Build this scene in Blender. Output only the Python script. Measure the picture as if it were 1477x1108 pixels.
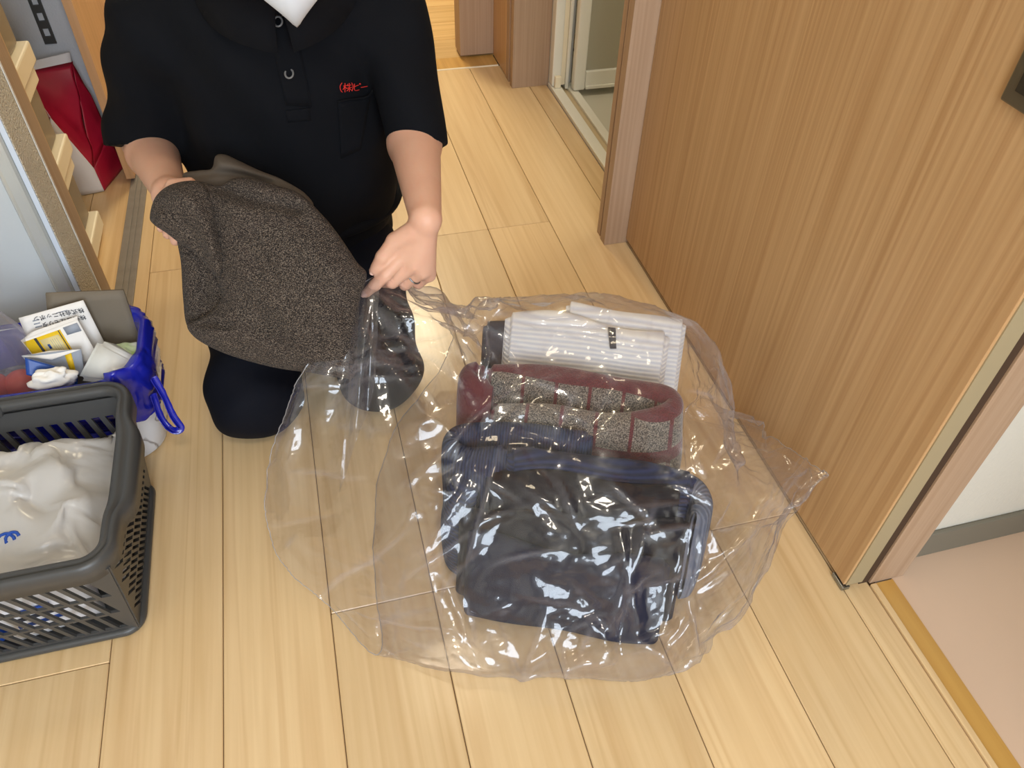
import bpy, bmesh, math
import numpy as np
from mathutils import Vector, Matrix

scene = bpy.context.scene
for o in list(bpy.data.objects):
    bpy.data.objects.remove(o)
COL = scene.collection
RNG = np.random.default_rng(7)

# ------------------------------------------------------------------ camera
F_PX = 1126.0
CAM = np.array([0.0, 0.0, 1.05])
R_ = np.array([0.967, -0.254, 0.023]); U_ = np.array([0.164, 0.689, 0.705]); W_ = np.array([0.195, 0.678, -0.708])
W_ /= np.linalg.norm(W_); R_ -= W_ * (R_ @ W_); R_ /= np.linalg.norm(R_); U_ = np.cross(R_, W_)
cam_data = bpy.data.cameras.new('camera')
cam_data.sensor_fit = 'HORIZONTAL'; cam_data.sensor_width = 36.0
cam_data.lens = 36.0 * F_PX / 1477.0
cam_data.clip_start = 0.02
cam = bpy.data.objects.new('camera', cam_data); COL.objects.link(cam)
m = Matrix.Identity(4)
for i in range(3):
    m[i][0] = R_[i]; m[i][1] = U_[i]; m[i][2] = -W_[i]; m[i][3] = CAM[i]
cam.matrix_world = m
scene.camera = cam

# ------------------------------------------------------------------ world, lamps, exposure
scene.view_settings.view_transform = 'Standard'
scene.view_settings.look = 'None'
scene.view_settings.gamma = 1.0
scene.view_settings.use_curve_mapping = False
scene.view_settings.exposure = 0.03
world = bpy.data.worlds.new('world'); scene.world = world; world.use_nodes = True
world.node_tree.nodes['Background'].inputs[0].default_value = (0.80, 0.88, 1.0, 1)
world.node_tree.nodes['Background'].inputs[1].default_value = 0.35
scene.cycles.transparent_max_bounces = 24


def area(name, loc, target, sx, sy, energy, color, shape='RECTANGLE'):
    d = bpy.data.lights.new(name, 'AREA'); d.shape = shape; d.size = sx
    if shape in ('RECTANGLE', 'ELLIPSE'):
        d.size_y = sy
    d.energy = energy; d.color = color
    o = bpy.data.objects.new(name, d); COL.objects.link(o)
    o.location = loc
    o.rotation_euler = (Vector(target) - Vector(loc)).to_track_quat('-Z', 'Y').to_euler()
    return o


area('hall_ceiling_light', (0.20, 1.48, 2.27), (0.20, 1.48, 0), 0.34, 0.34, 3.7, (1.0, 0.83, 0.58), 'DISK')
area('near_fill_light', (0.15, -0.45, 2.27), (0.15, -0.4, 0), 0.34, 0.34, 11, (1.0, 0.90, 0.76), 'DISK')  # unseen fill added behind the camera to brighten near floor and door
area('rear_window_light', (0.06, -1.72, 1.35), (-0.1, 1.2, 0.35), 1.24, 1.3, 60, (0.78, 0.88, 1.0))
area('far_room_light', (0.30, 3.7, 2.2), (0.30, 3.6, 0), 0.6, 0.6, 50, (1.0, 0.86, 0.58))
area('side_room_fill', (1.7, -0.7, 2.0), (1.2, 0.2, 0), 0.7, 0.7, 0.8, (1.0, 0.86, 0.74))  # weak added fill; the room itself is lit only through its doorway
area('bathroom_light', (1.25, 1.75, 2.0), (1.2, 1.75, 0), 0.4, 0.4, 6, (1.0, 0.92, 0.76))

# ------------------------------------------------------------------ helpers
def lin(c):
    c = np.asarray(c, float) / 255.0
    return tuple(np.where(c <= 0.04045, c / 12.92, ((c + 0.055) / 1.055) ** 2.4))


def at(x, y, t):
    """world point at depth t (metres along the view axis) for a photo position"""
    return CAM + ((x - 738.5) / F_PX * R_ - (y - 554.0) / F_PX * U_ + W_) * t


def ony(x, y, Y):
    d = (x - 738.5) / F_PX * R_ - (y - 554.0) / F_PX * U_ + W_
    return CAM + d * ((Y - CAM[1]) / d[1])


def onz(x, y, z):
    d = (x - 738.5) / F_PX * R_ - (y - 554.0) / F_PX * U_ + W_
    return CAM + d * ((z - CAM[2]) / d[2])


def pmat(name, rgb, rough=0.5, metal=0.0, spec=0.5, coat=0.0, bump=None, var=None, trans=0.0, alpha=1.0, sheen=0.0, sss=0.0):
    """bump=(scale, strength, distance) var=(scale, amount, rgb2)"""
    mt = bpy.data.materials.new(name); mt.use_nodes = True
    nt = mt.node_tree; b = nt.nodes['Principled BSDF']
    b.inputs['Base Color'].default_value = (*lin(rgb), 1)
    b.inputs['Roughness'].default_value = rough
    b.inputs['Metallic'].default_value = metal
    b.inputs['Specular IOR Level'].default_value = spec
    b.inputs['Coat Weight'].default_value = coat
    b.inputs['Coat Roughness'].default_value = 0.12
    b.inputs['Transmission Weight'].default_value = trans
    b.inputs['Alpha'].default_value = alpha
    b.inputs['Sheen Weight'].default_value = sheen
    if sss:
        b.inputs['Subsurface Weight'].default_value = sss
        b.inputs['Subsurface Radius'].default_value = (0.012, 0.005, 0.003)
        b.inputs['Subsurface Scale'].default_value = 0.6
    tc = nt.nodes.new('ShaderNodeTexCoord')
    if var:
        n = nt.nodes.new('ShaderNodeTexNoise'); n.inputs['Scale'].default_value = var[0]; n.inputs['Detail'].default_value = 4
        nt.links.new(tc.outputs['Object'], n.inputs['Vector'])
        r = nt.nodes.new('ShaderNodeValToRGB')
        r.color_ramp.elements[0].position = 0.5 - 0.5 * var[1]; r.color_ramp.elements[1].position = 0.5 + 0.5 * var[1]
        r.color_ramp.elements[0].color = (*lin(rgb), 1); r.color_ramp.elements[1].color = (*lin(var[2]), 1)
        nt.links.new(n.outputs['Fac'], r.inputs['Fac']); nt.links.new(r.outputs['Color'], b.inputs['Base Color'])
    if bump:
        n = nt.nodes.new('ShaderNodeTexNoise'); n.inputs['Scale'].default_value = bump[0]; n.inputs['Detail'].default_value = 3
        nt.links.new(tc.outputs['Object'], n.inputs['Vector'])
        bp = nt.nodes.new('ShaderNodeBump'); bp.inputs['Strength'].default_value = bump[1]; bp.inputs['Distance'].default_value = bump[2]
        nt.links.new(n.outputs['Fac'], bp.inputs['Height']); nt.links.new(bp.outputs['Normal'], b.inputs['Normal'])
    return mt


def wood(name, c1, c2, scale, rough=0.4, coat=0.0, fig=0.25, random=True, dark=None):
    """grain stretched along the object axis that has the small scale value"""
    mt = bpy.data.materials.new(name); mt.use_nodes = True
    nt = mt.node_tree; b = nt.nodes['Principled BSDF']; L = nt.links.new
    b.inputs['Roughness'].default_value = rough; b.inputs['Coat Weight'].default_value = coat; b.inputs['Coat Roughness'].default_value = 0.14
    tc = nt.nodes.new('ShaderNodeTexCoord'); oi = nt.nodes.new('ShaderNodeObjectInfo')
    mul = nt.nodes.new('ShaderNodeVectorMath'); mul.operation = 'SCALE'; mul.inputs[0].default_value = (37, 91, 53)
    L(oi.outputs['Random'], mul.inputs['Scale'])
    add = nt.nodes.new('ShaderNodeVectorMath'); add.operation = 'ADD'
    L(tc.outputs['Object'], add.inputs[0])
    if random:
        L(mul.outputs['Vector'], add.inputs[1])
    def noise(sc, k, det, dist):
        mp = nt.nodes.new('ShaderNodeMapping'); mp.inputs['Scale'].default_value = [v * k for v in sc]
        L(add.outputs['Vector'], mp.inputs['Vector'])
        n = nt.nodes.new('ShaderNodeTexNoise'); n.inputs['Scale'].default_value = 1.0; n.inputs['Detail'].default_value = det
        n.inputs['Distortion'].default_value = dist
        L(mp.outputs['Vector'], n.inputs['Vector']); return n.outputs['Fac']
    fine = noise(scale, 1.0, 5, 0.3)
    broad = noise(scale, 0.17, 3, 1.2)
    # rings: repeated bands of the broad field
    ms = nt.nodes.new('ShaderNodeMath'); ms.operation = 'MULTIPLY'; ms.inputs[1].default_value = 26.0; L(broad, ms.inputs[0])
    sn = nt.nodes.new('ShaderNodeMath'); sn.operation = 'SINE'; L(ms.outputs[0], sn.inputs[0])
    ab = nt.nodes.new('ShaderNodeMath'); ab.operation = 'MULTIPLY_ADD'; ab.inputs[1].default_value = 0.5; ab.inputs[2].default_value = 0.5; L(sn.outputs[0], ab.inputs[0])
    pw = nt.nodes.new('ShaderNodeMath'); pw.operation = 'POWER'; pw.inputs[1].default_value = 5.0; L(ab.outputs[0], pw.inputs[0])
    mr = nt.nodes.new('ShaderNodeMapRange'); mr.inputs['From Min'].default_value = 0.3; mr.inputs['From Max'].default_value = 0.7; L(fine, mr.inputs['Value'])
    mix = nt.nodes.new('ShaderNodeMix'); mix.data_type = 'RGBA'; mix.inputs['A'].default_value = (*lin(c1), 1); mix.inputs['B'].default_value = (*lin(c2), 1)
    L(mr.outputs[0], mix.inputs['Factor'])
    mix2 = nt.nodes.new('ShaderNodeMix'); mix2.data_type = 'RGBA'; mix2.blend_type = 'MULTIPLY'
    mix2.inputs['B'].default_value = (*lin(dark or (205, 185, 160)), 1)
    fm = nt.nodes.new('ShaderNodeMath'); fm.operation = 'MULTIPLY'; fm.inputs[1].default_value = fig; L(pw.outputs[0], fm.inputs[0])
    L(fm.outputs[0], mix2.inputs['Factor']); L(mix.outputs['Result'], mix2.inputs['A'])
    hsv = nt.nodes.new('ShaderNodeHueSaturation')
    vv = nt.nodes.new('ShaderNodeMapRange'); vv.inputs['To Min'].default_value = 0.93; vv.inputs['To Max'].default_value = 1.06
    L(oi.outputs['Random'], vv.inputs['Value'])
    if random:
        L(vv.outputs[0], hsv.inputs['Value'])
    L(mix2.outputs['Result'], hsv.inputs['Color']); L(hsv.outputs['Color'], b.inputs['Base Color'])
    bp = nt.nodes.new('ShaderNodeBump'); bp.inputs['Strength'].default_value = 0.08; bp.inputs['Distance'].default_value = 0.001
    L(fine, bp.inputs['Height']); L(bp.outputs['Normal'], b.inputs['Normal'])
    return mt


def film(name, tint=(247, 247, 249), rough=0.08, milk=0.03, boost=1.0, milk_rgb=(235, 232, 235), edge=0.25):
    """thin clear plastic sheet: see-through, gloss that grows towards grazing view, a little haze"""
    mt = bpy.data.materials.new(name); mt.use_nodes = True
    nt = mt.node_tree; nt.nodes.clear(); L = nt.links.new
    out = nt.nodes.new('ShaderNodeOutputMaterial')
    tr = nt.nodes.new('ShaderNodeBsdfTransparent'); tr.inputs[0].default_value = (*lin(tint), 1)
    gs = nt.nodes.new('ShaderNodeBsdfGlossy'); gs.inputs['Roughness'].default_value = rough
    gb = nt.nodes.new('ShaderNodeBsdfGlossy'); gb.inputs['Roughness'].default_value = min(0.6, rough * 3.6)
    gl = nt.nodes.new('ShaderNodeMixShader'); gl.inputs[0].default_value = 0.4; L(gs.outputs[0], gl.inputs[1]); L(gb.outputs[0], gl.inputs[2])
    df = nt.nodes.new('ShaderNodeBsdfDiffuse'); df.inputs[0].default_value = (*lin(milk_rgb), 1)
    tl = nt.nodes.new('ShaderNodeBsdfTranslucent'); tl.inputs[0].default_value = (*lin(milk_rgb), 1)
    lw = nt.nodes.new('ShaderNodeLayerWeight'); lw.inputs['Blend'].default_value = 0.5
    def math_(op, a, b_=None, c=None):
        n = nt.nodes.new('ShaderNodeMath'); n.operation = op
        for i, v in enumerate((a, b_, c)):
            if v is None:
                continue
            if isinstance(v, (int, float)):
                n.inputs[i].default_value = v
            else:
                L(v, n.inputs[i])
        return n.outputs[0]
    f5 = math_('POWER', lw.outputs['Facing'], 4.0)
    fac = math_('MULTIPLY_ADD', f5, 0.55 * boost, 0.075 * boost)
    cr_ = nt.nodes.new('ShaderNodeAttribute'); cr_.attribute_name = 'crease_glint'      # highlight streaks along the creases, painted in as white haze
    hz_ = math_('MULTIPLY_ADD', math_('POWER', lw.outputs['Facing'], 2.0), edge, math_('MULTIPLY_ADD', cr_.outputs['Fac'], 0.24, milk))
    m0 = nt.nodes.new('ShaderNodeMixShader'); m0.inputs[0].default_value = 0.5; L(df.outputs[0], m0.inputs[1]); L(tl.outputs[0], m0.inputs[2])
    m1 = nt.nodes.new('ShaderNodeMixShader'); L(hz_, m1.inputs[0]); L(tr.outputs[0], m1.inputs[1]); L(m0.outputs[0], m1.inputs[2])
    m2 = nt.nodes.new('ShaderNodeMixShader'); L(fac, m2.inputs[0]); L(m1.outputs[0], m2.inputs[1]); L(gl.outputs[0], m2.inputs[2])
    L(m2.outputs[0], out.inputs[0])
    return mt


def mesh_obj(name, verts, faces, material=None, parent=None, smooth=True, uv=None):
    me = bpy.data.meshes.new(name)
    me.from_pydata([tuple(map(float, v)) for v in verts], [], [tuple(int(i) for i in f) for f in faces])
    if material:
        me.materials.append(material)
    if smooth:
        me.polygons.foreach_set('use_smooth', [True] * len(me.polygons))
    if uv is not None:
        lay = me.uv_layers.new(name='uv')
        idx = np.empty(len(me.loops), int); me.loops.foreach_get('vertex_index', idx)
        lay.data.foreach_set('uv', np.asarray(uv, float)[idx].ravel())
    me.update()
    o = bpy.data.objects.new(name, me); COL.objects.link(o)
    if parent:
        o.parent = parent
    return o


def bm_obj(name, bm, material, parent=None, smooth=False):
    me = bpy.data.meshes.new(name); bm.to_mesh(me); bm.free()
    if material:
        me.materials.append(material)
    if smooth:
        me.polygons.foreach_set('use_smooth', [True] * len(me.polygons))
    o = bpy.data.objects.new(name, me); COL.objects.link(o)
    if parent:
        o.parent = parent
    return o


def add_box(bm, lo, hi, bev=0.0, seg=2):
    lo = Vector(lo); hi = Vector(hi)
    r = bmesh.ops.create_cube(bm, size=1.0, matrix=Matrix.Translation((lo + hi) / 2) @ Matrix.Diagonal((*(hi - lo), 1)))
    if bev:
        es = list({e for v in r['verts'] for e in v.link_edges})
        bmesh.ops.bevel(bm, geom=es, offset=bev, segments=seg, affect='EDGES', profile=0.5)


def box(name, lo, hi, material, parent=None, bev=0.0, seg=2):
    """a box mesh whose origin is at its base centre"""
    c = np.array([(lo[0] + hi[0]) / 2, (lo[1] + hi[1]) / 2, lo[2]])
    bm = bmesh.new(); add_box(bm, np.array(lo) - c, np.array(hi) - c, bev, seg)
    o = bm_obj(name, bm, material, parent); o.location = c
    return o


def empty(name, loc=(0, 0, 0)):
    o = bpy.data.objects.new(name, None); COL.objects.link(o); o.location = loc; o.empty_display_size = 0.05
    return o


def tag(o, label, cat, group=None, kind=None):
    o['label'] = label; o['category'] = cat
    if group:
        o['group'] = group
    if kind:
        o['kind'] = kind
    return o


def struct(o, label=None):
    o['kind'] = 'structure'
    if label:
        o['label'] = label
    return o


def adopt(child, parent):
    """parent an already placed object without moving it (parents are unrotated)"""
    child.parent = parent
    child.matrix_parent_inverse = Matrix.Translation(-Vector(parent.location))
    return child


def catmull(P, n, closed=False):
    P = np.asarray(P, float); k = len(P)
    segs = k if closed else k - 1
    ts = np.linspace(0, segs, n, endpoint=not closed)
    i = np.minimum(ts.astype(int), segs - 1); t = (ts - i)
    t = t.reshape((-1,) + (1,) * (P.ndim - 1))
    def g(j):
        return P[j % k] if closed else P[np.clip(j, 0, k - 1)]
    p0, p1, p2, p3 = g(i - 1), g(i), g(i + 1), g(i + 2)
    return 0.5 * (2 * p1 + (p2 - p0) * t + (2 * p0 - 5 * p1 + 4 * p2 - p3) * t ** 2 + (3 * p1 - p0 - 3 * p2 + p3) * t ** 3)


def tube(path, rad, n=10, closed=False):
    path = np.asarray(path, float); k = len(path)
    rad = np.broadcast_to(np.asarray(rad, float), (k,))
    tg = np.gradient(path, axis=0) if not closed else np.roll(path, -1, 0) - np.roll(path, 1, 0)
    tg /= np.linalg.norm(tg, axis=1)[:, None] + 1e-12
    up = np.array([0, 0, 1.0]) if abs(tg[0][2]) < 0.9 else np.array([1.0, 0, 0])
    nrm = []
    v = np.cross(tg[0], up); v /= np.linalg.norm(v)
    for t_ in tg:
        v = v - t_ * (v @ t_); v /= np.linalg.norm(v) + 1e-12; nrm.append(v)
    nrm = np.array(nrm); bi = np.cross(tg, nrm)
    a = np.arange(n) / n * 2 * np.pi
    V = path[:, None] + rad[:, None, None] * (np.cos(a)[None, :, None] * nrm[:, None] + np.sin(a)[None, :, None] * bi[:, None])
    V = V.reshape(-1, 3); Fs = []
    for i in range(k if closed else k - 1):
        j = (i + 1) % k
        for q in range(n):
            r = (q + 1) % n
            Fs.append((i * n + q, i * n + r, j * n + r, j * n + q))
    if not closed:
        Fs.append(tuple(range(n))[::-1]); Fs.append(tuple((k - 1) * n + q for q in range(n)))
    return V, Fs


def join(parts):
    V = []; Fs = []; o = 0
    for v, f in parts:
        V.append(np.asarray(v, float)); Fs += [tuple(i + o for i in q) for q in f]; o += len(v)
    return np.concatenate(V), Fs


def grid_faces(nu, nv, closed_v=False):
    F = []
    for i in range(nu - 1):
        for j in range(nv if closed_v else nv - 1):
            k = (j + 1) % nv
            F.append((i * nv + j, i * nv + k, (i + 1) * nv + k, (i + 1) * nv + j))
    return F


def rounded_rect(hx, hy, r, n=8):
    pts = []
    for cx, cy, a0 in ((hx - r, hy - r, 0), (-hx + r, hy - r, 90), (-hx + r, -hy + r, 180), (hx - r, -hy + r, 270)):
        for k in range(n):
            a = math.radians(a0 + 90 * k / (n - 1)); pts.append((cx + r * math.cos(a), cy + r * math.sin(a)))
    return np.array(pts)


class Crumple:
    """creased noise: sum of triangle waves in random directions"""
    def __init__(self, seed, n=9, f0=6, f1=26, fall=1.0, warp=0.6):
        r = np.random.default_rng(seed)
        d = r.normal(size=(n, 3)); d /= np.linalg.norm(d, axis=1)[:, None]
        f = np.geomspace(f0, f1, n)
        self.k = d * f[:, None]; self.ph = r.uniform(0, 1, n); self.a = (f0 / f) ** fall; self.w = warp
    def __call__(self, p):
        x = p @ self.k.T + self.ph + self.w * np.sin(p @ self.k[::-1].T * 1.7)
        return ((np.abs((x % 1.0) - 0.5) * 4 - 1) * self.a).sum(-1) / self.a.sum()


# ---- implicit surfaces
def rcone(p, a, b, ra, rb):
    a = np.asarray(a, float); b = np.asarray(b, float)
    ba = b - a; q = p - a; t = np.clip((q @ ba) / (ba @ ba), 0, 1)
    q = q - t[:, None] * ba
    return np.sqrt(np.einsum('ij,ij->i', q, q)) - (ra + (rb - ra) * t)


def econe(p, a, b, ra, rb, sc):
    s = np.asarray(sc, float)
    return rcone(p / s, np.asarray(a) / s, np.asarray(b) / s, ra, rb) * min(s)


def ell(p, c, r):
    q = (p - np.asarray(c)) / np.asarray(r); k = np.linalg.norm(q, axis=1)
    return (k - 1) * min(r)


def smin(a, b, k):
    h = np.clip(0.5 + 0.5 * (b - a) / k, 0, 1)
    return b + (a - b) * h - k * h * (1 - h)


def sdf_mesh(fn, lo, hi, step, block=8):
    lo = np.asarray(lo, float); n = np.ceil((np.asarray(hi) - lo) / step / block).astype(int) * block + 1
    nb = (n - 1) // block
    cc = np.stack(np.meshgrid(*[(np.arange(k) + 0.5) * block for k in nb], indexing='ij'), -1).reshape(-1, 3)
    dc = fn(lo + cc * step)
    act = np.abs(dc) < block * step * 1.0
    vals = np.full(n, 1.0, np.float32)
    sg = np.where(dc < 0, -1.0, 1.0).reshape(nb)
    vals[:-1, :-1, :-1] = np.repeat(np.repeat(np.repeat(sg, block, 0), block, 1), block, 2)
    off = np.stack(np.meshgrid(*[np.arange(block + 1)] * 3, indexing='ij'), -1).reshape(-1, 3)
    base = (cc[act] - 0.5 * block).astype(int)
    for s in range(0, len(base), 300):
        idx = (base[s:s + 300, None] + off[None]).reshape(-1, 3)
        v = fn(lo + idx * step)
        vals[idx[:, 0], idx[:, 1], idx[:, 2]] = v
    neg = vals < 0
    # surface nets
    shp = np.array(n) - 1
    cnt = np.zeros(shp, np.int8); acc = np.zeros(tuple(shp) + (3,), np.float32)
    sl = lambda o: tuple(slice(q, q + k) for q, k in zip(o, shp))
    corners = [(i, j, k) for i in (0, 1) for j in (0, 1) for k in (0, 1)]
    for a in corners:
        for ax in range(3):
            if a[ax]:
                continue
            b = list(a); b[ax] = 1; b = tuple(b)
            va = vals[sl(a)]; vb = vals[sl(b)]; x = neg[sl(a)] != neg[sl(b)]
            ii = np.nonzero(x)
            t = va[ii] / (va[ii] - vb[ii])
            cnt[ii] += 1
            pos = np.array(a, np.float32)[None].repeat(len(t), 0); pos[:, ax] += t
            acc[ii] += pos
    cells = np.nonzero(cnt > 0)
    V = np.stack(cells, 1) + acc[cells] / cnt[cells][:, None]
    vid = np.full(shp, -1, int); vid[cells] = np.arange(len(V))
    Fs = []
    for ax in range(3):
        b, c = (ax + 1) % 3, (ax + 2) % 3
        s0 = [slice(None)] * 3; s1 = [slice(None)] * 3; s0[ax] = slice(0, -1); s1[ax] = slice(1, None)
        e = np.nonzero(neg[tuple(s0)] != neg[tuple(s1)])
        e = np.stack(e, 1)
        ok = (e[:, b] > 0) & (e[:, c] > 0) & (e[:, b] < shp[b]) & (e[:, c] < shp[c]); e = e[ok]
        fl = neg[tuple(e.T)]
        q = []
        for db, dc_ in ((1, 1), (0, 1), (0, 0), (1, 0)):
            w = e.copy(); w[:, b] -= db; w[:, c] -= dc_; q.append(vid[tuple(w.T)])
        q = np.stack(q, 1)
        q[~fl] = q[~fl][:, ::-1]
        q = q[(q >= 0).all(1)]
        Fs.append(q)
    Fs = np.concatenate(Fs)
    V = lo + V * step
    h = step * 0.4
    for _ in range(1):
        d = fn(V); g = np.stack([fn(V + h * np.eye(3)[i]) - d for i in range(3)], 1) / h
        V = V - np.clip(d, -step, step)[:, None] * g / np.maximum((g * g).sum(1), 0.25)[:, None]
    return V, Fs


def sdf_obj(name, fn, lo, hi, step, material, parent=None):
    V, Fs = sdf_mesh(fn, lo, hi, step)
    return mesh_obj(name, V, Fs, material, parent)


# ------------------------------------------------------------------ materials
M = {}
M['plank'] = wood('floor_maple', (226, 196, 150), (214, 181, 133), (80, 2.6, 80), rough=0.36, coat=0.3, fig=0.28, dark=(222, 205, 184))
M['far_plank'] = wood('far_floor_maple', (226, 190, 134), (210, 170, 110), (2.6, 70, 70), rough=0.35, coat=0.3, fig=0.3)
M['seam'] = pmat('floor_seam', (92, 66, 38), 0.8)
M['door'] = wood('door_veneer', (204, 166, 121), (186, 147, 102), (150, 150, 1.8), rough=0.45, fig=0.28, random=False, dark=(215, 195, 172))
M['jamb'] = wood('jamb_veneer', (178, 150, 124), (164, 134, 107), (160, 160, 2.2), rough=0.5, fig=0.15)
M['edge'] = pmat('door_edge_beige', (162, 146, 114), 0.5)
M['gap'] = pmat('gap_shade', (66, 46, 30), 0.7)  # shade inside the door gap and jamb rebate, put into a dark brown
M['sill'] = wood('sill_wood', (214, 170, 98), (196, 150, 80), (60, 2.5, 60), rough=0.35, fig=0.25)
M['sidefloor'] = pmat('pink_vinyl', (216, 186, 160), 0.45, var=(3, 1.2, (208, 177, 150)))
M['wall'] = pmat('white_wallpaper', (214, 208, 194), 0.85, bump=(160, 0.35, 0.002))
M['stucco'] = pmat('grainy_wallpaper', (244, 234, 214), 0.9, bump=(300, 1.0, 0.012), var=(300, 0.4, (228, 213, 186)))
M['bluewall'] = pmat('closet_wallpaper', (206, 212, 220), 0.8, bump=(190, 0.5, 0.002))
M['basebd'] = pmat('grey_baseboard', (118, 112, 98), 0.5)
M['whitep'] = pmat('white_paint', (232, 232, 230), 0.35)
M['cream'] = pmat('cream_plastic', (244, 232, 204), 0.35)
M['offw'] = pmat('bathroom_white', (236, 234, 222), 0.3)
M['frost'] = pmat('frosted_panel', (176, 172, 154), 0.25, bump=(500, 0.15, 0.001))
M['bathfloor'] = pmat('bath_floor', (206, 202, 186), 0.4)
M['track'] = pmat('grey_track', (142, 134, 124), 0.45, var=(40, 0.8, (120, 112, 104)))
M['steel'] = pmat('steel', (150, 155, 160), 0.3, metal=1)
M['slot'] = pmat('slotted_rail_grey', (92, 96, 98), 0.4, metal=0.6)
M['skin'] = pmat('skin', (222, 178, 152), 0.5, sss=0.25, var=(30, 1.0, (212, 160, 136)), bump=(220, 0.12, 0.001))
M['shirt'] = pmat('black_navy_knit', (7, 9, 15), 0.9, spec=0.2, bump=(700, 0.15, 0.0006))
M['collar'] = pmat('black_rib', (10, 11, 16), 0.9, spec=0.2, bump=(900, 0.2, 0.0006))
M['pants'] = pmat('navy_trousers', (8, 11, 22), 0.85, spec=0.2, bump=(500, 0.02, 0.0005))
M['hair'] = pmat('black_hair', (18, 15, 14), 0.45)
M['mask'] = pmat('white_mask', (228, 234, 244), 0.8)
M['red'] = pmat('red_thread', (214, 44, 34), 0.7)
M['button'] = pmat('grey_button', (120, 118, 116), 0.35)
M['nail'] = pmat('nail', (232, 190, 172), 0.3)
M['lining'] = pmat('taupe_cloth', (84, 74, 64), 0.85, bump=(300, 0.2, 0.001))
M['navy'] = pmat('navy_cloth', (13, 20, 48), 0.85, spec=0.2, bump=(420, 0.35, 0.001), var=(14, 1.0, (9, 13, 34)))
M['dark'] = pmat('dark_cloth', (15, 14, 22), 0.85, spec=0.2, bump=(420, 0.35, 0.001), var=(10, 1.0, (24, 21, 30)))
M['grey'] = pmat('charcoal_cloth', (62, 62, 68), 0.85, bump=(300, 0.4, 0.001))
M['basket'] = pmat('grey_basket_plastic', (66, 66, 66), 0.4, bump=(900, 0.08, 0.0004))
M['blue'] = pmat('blue_polythene', (26, 34, 158), 0.22, coat=0.3)
M['paper'] = pmat('white_card', (236, 232, 228), 0.6)
M['yellow'] = pmat('yellow_print', (236, 196, 30), 0.5)
M['ink'] = pmat('dark_ink', (50, 52, 62), 0.6)
M['greyprint'] = pmat('grey_print', (150, 156, 168), 0.6)
M['tan'] = pmat('tan_print', (222, 206, 150), 0.6)
M['box_grey'] = pmat('grey_cardboard', (112, 102, 88), 0.7)
M['tub'] = pmat('white_plastic_tub', (234, 236, 234), 0.3, coat=0.2)
M['tissue'] = pmat('white_tissue', (236, 232, 226), 0.8)
M['green'] = pmat('green_print', (150, 200, 60), 0.5)
M['ballblue'] = pmat('blue_plastic', (24, 70, 150), 0.35)
M['orange'] = pmat('orange_red_fruit', (216, 96, 60), 0.5, var=(14, 1.0, (190, 50, 40)))
M['straw'] = pmat('braided_straw', (206, 164, 100), 0.7, var=(60, 0.8, (120, 76, 34)))
M['blueprint'] = pmat('blue_print', (24, 74, 168), 0.5)
M['crimson'] = pmat('crimson_paper', (196, 30, 66), 0.45, var=(16, 0.8, (150, 14, 44)))
M['whitebag'] = pmat('white_bag_paper', (232, 230, 232), 0.5)
M['clear'] = film('clear_film', rough=0.075, milk=0.014, boost=1.1, edge=0.28, milk_rgb=(228, 226, 240))
M['clearedge'] = film('clear_film_edge', tint=(225, 225, 225), rough=0.2, milk=0.35, edge=0.2)
M['clear2'] = film('thin_clear_film', rough=0.18, milk=0.14)
M['drawer'] = film('milky_drawer_plastic', tint=(214, 204, 188), rough=0.2, milk=0.35, boost=0.8, edge=0.1, milk_rgb=(226, 214, 194))


def make_marble():
    mt = pmat('white_marble_print', (214, 222, 238), 0.3); nt = mt.node_tree; b = nt.nodes['Principled BSDF']; L = nt.links.new
    tc = nt.nodes.new('ShaderNodeTexCoord')
    n = nt.nodes.new('ShaderNodeTexNoise'); n.inputs['Scale'].default_value = 11; n.inputs['Detail'].default_value = 8; n.inputs['Distortion'].default_value = 0.8
    L(tc.outputs['Object'], n.inputs['Vector'])
    s = nt.nodes.new('ShaderNodeMath'); s.operation = 'SUBTRACT'; s.inputs[1].default_value = 0.5; L(n.outputs['Fac'], s.inputs[0])
    a = nt.nodes.new('ShaderNodeMath'); a.operation = 'ABSOLUTE'; L(s.outputs[0], a.inputs[0])
    r = nt.nodes.new('ShaderNodeValToRGB'); e = r.color_ramp.elements
    e[0].position = 0.0; e[0].color = (*lin((128, 126, 130)), 1); e[1].position = 0.03; e[1].color = (*lin((224, 228, 238)), 1)
    L(a.outputs[0], r.inputs[0]); L(r.outputs[0], b.inputs['Base Color'])
    return mt


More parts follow.
